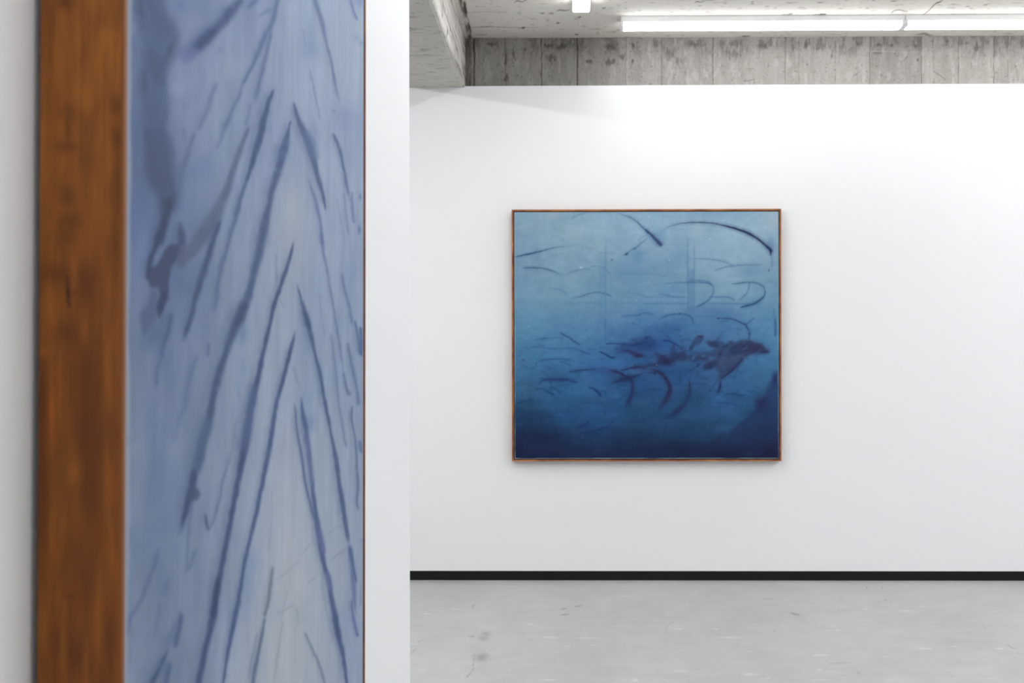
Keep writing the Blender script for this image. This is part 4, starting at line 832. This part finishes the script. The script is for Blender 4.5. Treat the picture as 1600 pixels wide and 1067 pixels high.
def wood_side():
    p = Paint(30, -80, 215, 1150, 1.4)
    X, Y = p.XX, p.YY
    t = np.clip(Y/1067, 0, 1)[..., None]
    p.A[:] = hx('7b4820')*(1-t) + hx('6b3a15')*t
    p.A += (0.10*fbm(X*0.045, Y*0.012, 5, 4))[..., None]*np.array([1, .8, .5])
    p.A += (0.06*fbm(X*0.22, Y*0.012, 9, 3))[..., None]*np.array([1, .8, .5])
    p.A += (0.05*fbm(X*0.06, Y*0.03, 15, 3))[..., None]*np.array([1, .7, .4])
    p.A += (0.09*fbm(X*0.45, Y*0.02, 19, 2))[..., None]*np.array([1, .75, .4])
    p.rough(5, 0.05, 0.03, 0)
    k = 2.964
    T1 = (0, 0, k); T2 = (0, 350, k); T3 = (0, 707, k)
    dk, lt = '55290f', '87522a'
    for x, y, rx, ry, o in [(300, 10, 45, 35, .8), (320, 520, 60, 45, .5), (540, 480, 34, 55, .8), (545, 640, 32, 60, .8), (545, 860, 34, 180, .7), (315, 600, 16, 50, .7), (310, 680, 60, 26, .6), (310, 910, 50, 50, .7), (320, 1020, 55, 40, .7), (230, 120, 40, 160, .4), (450, 90, 90, 60, .35), (400, 580, 60, 70, .35), (390, 740, 40, 30, .3)]:
        p.blob(x, y, rx, ry, dk, o, T1)
    for x, y, rx, ry, o in [(262, 260, 12, 160, .6), (362, 300, 10, 300, .6), (500, 700, 9, 300, .6), (435, 40, 12, 60, .7), (505, 120, 8, 120, .5), (540, 410, 20, 50, .5), (200, 640, 14, 120, .5)]:
        p.blob(x, y, rx, ry, lt, o, T1)
    for x, y, rx, ry, o in [(400, 270, 60, 150, .8), (270, 230, 100, 50, .6), (348, 315, 10, 16, .9), (310, 500, 50, 55, .7), (410, 700, 66, 200, .85), (410, 950, 66, 160, .85), (195, 830, 36, 260, .75), (535, 110, 26, 140, .7), (530, 680, 14, 100, .5), (310, 60, 50, 60, .5)]:
        p.blob(x, y, rx, ry, dk, o, T2)
    p.stroke([(318, 240, 8), (319, 310, 12), (318, 382, 8)], '34170c', .9, 2, T2)
    for x, y, rx, ry, o in [(345, 200, 14, 80, .6), (238, 400, 14, 60, .5), (205, 590, 24, 22, .7), (390, 490, 14, 70, .5), (240, 880, 12, 140, .8), (495, 680, 14, 160, .5), (415, 120, 30, 90, .4)]:
        p.blob(x, y, rx, ry, lt, o, T2)
    p.blob(238, 880, 10, 120, '9a4a1c', .6, T2)
    for x, y, rx, ry, o in [(420, 130, 60, 260, .85), (195, 180, 40, 300, .75), (350, 450, 60, 120, .5), (410, 620, 50, 160, .6), (350, 930, 50, 110, .85), (260, 900, 30, 160, .6), (510, 900, 26, 180, .6), (320, 665, 30, 16, .6), (200, 960, 20, 60, .6)]:
        p.blob(x, y, rx, ry, dk, o, T3)
    for x, y, rx, ry, o in [(340, 90, 40, 70, .6), (240, 350, 14, 120, .5), (500, 150, 16, 220, .5), (455, 750, 16, 200, .6), (200, 870, 20, 120, .5), (290, 900, 10, 140, .5), (400, 980, 12, 90, .5)]:
        p.blob(x, y, rx, ry, lt, o, T3)
    return p

# ------------------------------------------------------------------ the room
def struct(o, label=None):
    o['kind'] = 'structure'
    if label: o['label'] = label
    return o
def painted_slab(name, U, V, place, back, paint, mat, world_uv=None, extra=None):
    P, VV, QQ, ring = grid_slab(U, V, place, back)
    if world_uv is None:
        px, py = project(P)
    else:
        px, py = world_uv(P)
    c = paint.sample(px, py)
    n = len(VV) - len(P)
    cc = np.concatenate([c, np.tile(extra if extra is not None else c.mean(0), (n, 1))])
    return link(name, mesh_np(name, VV, QQ, cc), [mat])
# floor
U = axis_steps(XL, -1.0, 2.8, XR, 0.0055); V = axis_steps(YB, 4.1, 6.48, 6.65, 0.012)
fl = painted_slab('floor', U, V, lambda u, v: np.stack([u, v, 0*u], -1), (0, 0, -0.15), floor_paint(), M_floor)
struct(fl, 'pale grey polished concrete floor')
# ceiling
U = axis_steps(XL, -0.7, 2.8, XR, 0.006); V = axis_steps(YB, 5.3, 6.45, 6.65, 0.009)
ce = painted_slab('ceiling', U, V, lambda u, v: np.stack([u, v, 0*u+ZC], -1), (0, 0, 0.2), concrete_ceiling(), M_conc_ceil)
struct(ce, 'rough grey concrete ceiling')
# concrete back wall above the white lining
U = axis_steps(XL, -0.72, 2.75, XR, 0.0045); V = axis_steps(0, 2.70, ZC, ZC, 0.0045, 0.4)
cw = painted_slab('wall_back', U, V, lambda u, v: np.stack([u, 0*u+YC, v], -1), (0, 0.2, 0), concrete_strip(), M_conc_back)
struct(cw, 'board-marked concrete wall above the white lining')
# white lining
b = MB()
b.box((XL, YW, BASE), (XB1, YC, ZB)); b.box((XB1, YW, BASE), (XR, YC, ZT))
wl = b.done('wall_lining', [M_wall]); struct(wl, 'white plasterboard lining of the back wall')
b = MB(); j0 = hit(701, 900, 1, YW)[0]
b.box((XL, YW+0.010, 0), (j0, YC, BASE)); b.box((j0, YW+0.007, 0), (XR, YC, BASE))
struct(b.done('baseboard_back', [M_black], bevel=0.001), 'black recessed skirting under the back wall')
# near partition
b = MB(); b.box((XW-0.26, YB, 0.0), (XW, YE, ZB))
struct(b.done('wall_near', [M_wall]), 'white partition wall close to the viewer on the left')
# other walls, out of view
for nm, a, c in (('wall_left', (XL-0.1, YB, 0), (XL, 6.65, ZC)), ('wall_right', (XR, YB, 0), (XR+0.1, 6.65, ZC)), ('wall_front', (XL, YB-0.1, 0), (XR, YB, ZC))):
    struct(MB().box(a, c).done(nm, [M_wall]))
# beam
pb = concrete_beam()
ny = 700
ys = np.linspace(YB, YC, ny)
ch = 0.018
prof = [(XB0, ZC, 125), (XB0, ZB+ch, 105), (XB0+ch, ZB, 2)]
prof += [(x, ZB, 2+(x-XB0)*100) for x in np.linspace(XB0+ch, XB1-ch, 60)[1:]]
prof += [(XB1-ch*.35, ZB+ch*.35, 61.5)]
prof += [(XB1, z, 62+(z-ZB)*100) for z in np.linspace(ZB+ch, ZC, 56)]
prof = np.array(prof); k = len(prof)
ii, jj = np.meshgrid(np.arange(ny), np.arange(k), indexing='ij')
rx = 0.004*fbm(ys[ii]*9, jj*0.0+5.0, 91, 4); rz = 0.006*fbm(ys[ii]*7, jj*0.0+1.0, 97, 4)
edge = np.exp(-((prof[jj, 0]-XB1)**2+(prof[jj, 1]-ZB)**2)/0.03**2)
VB = np.stack([prof[jj, 0]+rx*edge*2, ys[ii], prof[jj, 1]+rz*edge*(prof[jj, 1] < ZC-0.01)], -1).reshape(-1, 3)
idx = np.arange(ny*k).reshape(ny, k)
QB = np.stack([idx[:-1, :-1], idx[:-1, 1:], idx[1:, 1:], idx[1:, :-1]], -1).reshape(-1, 4)
QB = np.concatenate([QB, [[idx[0, 0], idx[-1, 0], idx[-1, -1], idx[0, -1]]]])
cb = pb.sample(prof[jj, 2].ravel(), (VB[:, 1]-YB)*65)
me = mesh_np('beam', VB, QB, cb)
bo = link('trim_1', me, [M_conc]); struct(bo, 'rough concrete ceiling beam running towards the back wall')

# ------------------------------------------------------------------ framed paintings
def tag(o, label, cat, group=None):
    o['label'] = label; o['category'] = cat
    if group: o['group'] = group
def framed(name, label, W, H, depth, face, origin, axes, paint, art_mat, fine, edge_col, side_paint=None, tilt=0.0, face_mat=None):
    """local x across, z up, -y out of the wall"""
    root = bpy.data.objects.new(name, None); C.objects.link(root)
    root.empty_display_size = 0.2
    root.matrix_world = Matrix.Translation(origin) @ axes @ Matrix.Rotation(tilt, 4, 'Y')
    tag(root, label, 'painting')
    M = np.array(root.matrix_world)
    def world(P): return P @ M[:3, :3].T + M[:3, 3]
    gap = 0.005; off = 0.006; w2, h2 = W/2, H/2
    # rails, mitred
    def rail(p0, p1, q0, q1):
        # p outer corners, q inner corners (x, z)
        V = []
        for y in (-off, -depth):
            for (x, z) in (p0, p1, q1, q0): V.append((x, y, z))
        return np.array(V), BOXF
    o_ = [(-w2, -h2), (w2, -h2), (w2, h2), (-w2, h2)]; i_ = [(-w2+face, -h2+face), (w2-face, -h2+face), (w2-face, h2-face), (-w2+face, h2-face)]
    for k in range(4):
        a, b2 = k, (k+1) % 4
        if k == 3 and side_paint is not None:
            # the left rail shows its broad side: built from a finely divided face
            U = np.linspace(-depth, -off, 40); V = np.linspace(-h2, h2, 900)
            P, VV, QQ, ring = grid_slab(U, V, lambda u, v: np.stack([0*u-w2, u, v], -1), (face, 0, 0))
            px, py = project(world(P))
            c = side_paint.sample(px, py)
            front = P[:, 1] < -depth+0.0025
            c[front] = lin('93583a')*0.55
            cc = np.concatenate([c, np.tile(lin('93583a')*0.5, (len(VV)-len(P), 1))])
            o = link('frame_rail', mesh_np('frame_rail', VV, QQ, cc), [M_wood_p], root)
            continue
        V, Q = rail(o_[a], o_[b2], i_[a], i_[b2])
        me = mesh_np('frame_rail', V, Q)
        # make normals point outwards whatever the corner order
        import bmesh
        bm = bmesh.new(); bm.from_mesh(me); bmesh.ops.recalc_face_normals(bm, faces=bm.faces); bm.to_mesh(me); bm.free()
        o = link('frame_rail', me, [face_mat or M_wood], root)
    # backing
    bk = MB(); ins = 0.0095
    bk.box((-w2+face-0.0005, -0.030, -h2+face-0.0005), (w2-face+0.0005, -0.010, h2-face+0.0005))
    bk.box((-w2+0.014, -0.010, -h2+0.014), (w2-0.014, 0.0, h2-0.014))
    bk.done('backing_board', [M_dark], root)
    # canvas
    cw_, chh = w2-face-gap, h2-face-gap
    U = np.linspace(-cw_, cw_, int(2*cw_/fine[0])+1); V = np.linspace(-chh, chh, int(2*chh/fine[1])+1)
    yf = -depth+0.002
    P, VV, QQ, ring = grid_slab(U, V, lambda u, v: np.stack([u, 0*u+yf, v], -1), (0, 0.040, 0))
    px, py = project(world(P))
    c = paint.sample(px, py)
    # bare pale margin where the ground shows at the turned edge
    d = np.minimum(cw_-np.abs(P[:, 0]), chh-np.abs(P[:, 2]))
    wdt, ecol, emax = edge_col
    nz = fbm(P[:, 0]*14+P[:, 2]*11, P[:, 2]*9, 83, 3)
    al = np.clip((wdt*(1+1.2*nz)-d)/(wdt*0.5), 0, 1)*emax
    c = c + (lin(ecol)-c)*al[:, None]
    cc = np.concatenate([c, np.tile(lin(ecol), (len(VV)-len(P), 1))])
    link('canvas', mesh_np('canvas', VV, QQ, cc), [art_mat], root)
    return root

# back painting: corners read where the frame stands in the photograph
yfr = YW-0.045
a = hit(799.5, 327.5, 1, yfr); b_ = hit(1221, 720.5, 1, yfr)
cx, cz = (a[0]+b_[0])/2, (a[2]+b_[2])/2
framed('framed_painting', 'square deep blue abstract painting in a thin brown frame, hung on the white back wall',
       b_[0]-a[0], a[2]-b_[2], 0.045, 0.0095, (cx, YW, cz), Matrix.Identity(4), back_canvas(), M_art_back, (0.0028, 0.0028), (0.004, '9ab4c0', 0.55))
# near painting on the partition; its local x runs away from the camera
XF = -0.3690
y1 = hit(194.5, 560, 0, XF)[1]; y2 = hit(571.5, 560, 0, XF)[1]
Wn = y2-y1; Hn = 1.86
rot = Matrix.Rotation(math.pi/2, 4, 'Z')
M_wood_face = wood('stained_wood_face', '9a6040', '80482c')
framed('framed_painting', 'large pale blue-grey abstract painting with a deep wooden frame, close up on the left partition',
       Wn, Hn, XF-XW, 0.006, (XW, (y1+y2)/2, 1.33), rot, near_canvas(), M_art_near, (0.0016, 0.002), (0.011, '8b97a5', 0.8), side_paint=wood_side(), tilt=math.radians(0.85), face_mat=M_wood_face)

# ------------------------------------------------------------------ ceiling lights
LW, LH, HH, CAP = 0.09, 0.0555, 0.030, 0.015
def light_parts(root, L, mat):
    """runs along local x from 0 to L, hangs from z = 0 downwards"""
    h = MB(); h.box((0.001, -LW/2, -HH), (L-0.001, LW/2, 0)); h.done('housing', [M_house], root, bevel=0.0012)
    r = 0.010; prof = [(-LW/2+0.001, -HH)]
    for a in np.linspace(math.pi, 1.5*math.pi, 6): prof.append((-LW/2+0.001+r+r*math.cos(a), -LH+r+r*math.sin(a)))
    for a in np.linspace(1.5*math.pi, 2*math.pi, 6): prof.append((LW/2-0.001-r+r*math.cos(a), -LH+r+r*math.sin(a)))
    prof.append((LW/2-0.001, -HH)); n = len(prof)
    V = [(x, y, z) for x in (CAP, L-CAP) for y, z in prof]
    Q = [(i, i+1, n+i+1, n+i) for i in range(n-1)]
    me = mesh_np('diffuser', V, Q, smooth=True)
    link('diffuser', me, [mat], root)
    for x0, x1 in ((0, CAP), (L-CAP, L)):
        # closed cap of the same section
        x0 += 0.0; x1 -= 0.0
        V = [(x, y*1.002, z) for x in (x0, x1) for y, z in prof]
        Q = [(i, i+1, n+i+1, n+i) for i in range(n-1)]
        m = n//2
        for s in (0, n):
            for i in range(m-1): Q.append((s+i, s+i+1, s+n-2-i, s+n-1-i))
        me = mesh_np('end_cap', V, Q)
        link('end_cap', me, [M_house], root)
def ceiling_light(x, y, ang, L, label, mat):
    root = bpy.data.objects.new('ceiling_light', None); C.objects.link(root)
    root.location = (x, y, ZC); root.rotation_euler = (0, 0, ang)
    tag(root, label, 'ceiling light', 'linear ceiling lights'); light_parts(root, L, mat)
    return root
yl = hit(1100, 24.5, 2, ZC)[1]
xs0 = hit(970, 30, 1, yl)[0]; xs1 = hit(1415, 30, 1, yl)[0]
L = xs1-xs0-0.0006
ceiling_light(xs0, yl+LW/2, 0, L, 'long white linear ceiling light with bare left end, above the square blue painting', M_glow)
ceiling_light(xs1, yl+LW/2, 0, L, 'long white linear ceiling light cut by the right edge of the photo', M_glow)
ceiling_light(xs1*2-xs0, yl+LW/2, 0, L, 'third linear ceiling light of the row along the back wall, beyond the right edge', M_glow)
ye = hit(907, 20.5, 2, ZC-LH)[1]; xe = (hit(894.3, 15, 1, ye)[0]+hit(921.7, 15, 1, ye)[0])/2
far = ['short glimpse of a ceiling light seen end-on at the top, left of the long row',
       'second linear ceiling light of the row running from the back wall towards the viewer',
       'third linear ceiling light of the row running towards the viewer',
       'fourth linear ceiling light of the row, overhead of the viewer',
       'fifth linear ceiling light of the row, behind the viewer']
for i in range(5):
    ceiling_light(xe, ye-0.002-i*(L+0.002), -math.pi/2, L, far[i], M_glow_room)
rt = ['first linear ceiling light of the right-hand row, nearest the back wall', 'second linear ceiling light of the right-hand row', 'third linear ceiling light of the right-hand row', 'fourth linear ceiling light of the right-hand row, behind the viewer']
for i in range(4):  # row out of view, added to brighten the room from the right
    ceiling_light(3.6, ye-0.3-i*(L+0.002), -math.pi/2, L, rt[i], M_glow_fill)
lf = ['first linear ceiling light in the bay behind the partition, nearest the back wall', 'second linear ceiling light in the bay behind the partition', 'third linear ceiling light in the bay behind the partition']
for i in range(3):
    ceiling_light(-2.4, ye-0.2-i*(L+0.002), -math.pi/2, L, lf[i], M_glow_left)
# thin cable stub on the ceiling between the end-on light and the wall
p0 = hit(905.5, 27, 2, ZC); p1 = hit(905.8, 45, 2, ZC)
cb_ = MB(); cb_.box((p0[0]-0.0025, p0[1], ZC-0.004), (p0[0]+0.0025, p1[1], ZC))
o = cb_.done('surface_cable', [M_wire], bevel=0.001); tag(o, 'short thin white cable run on the ceiling behind the end-on light', 'cable')
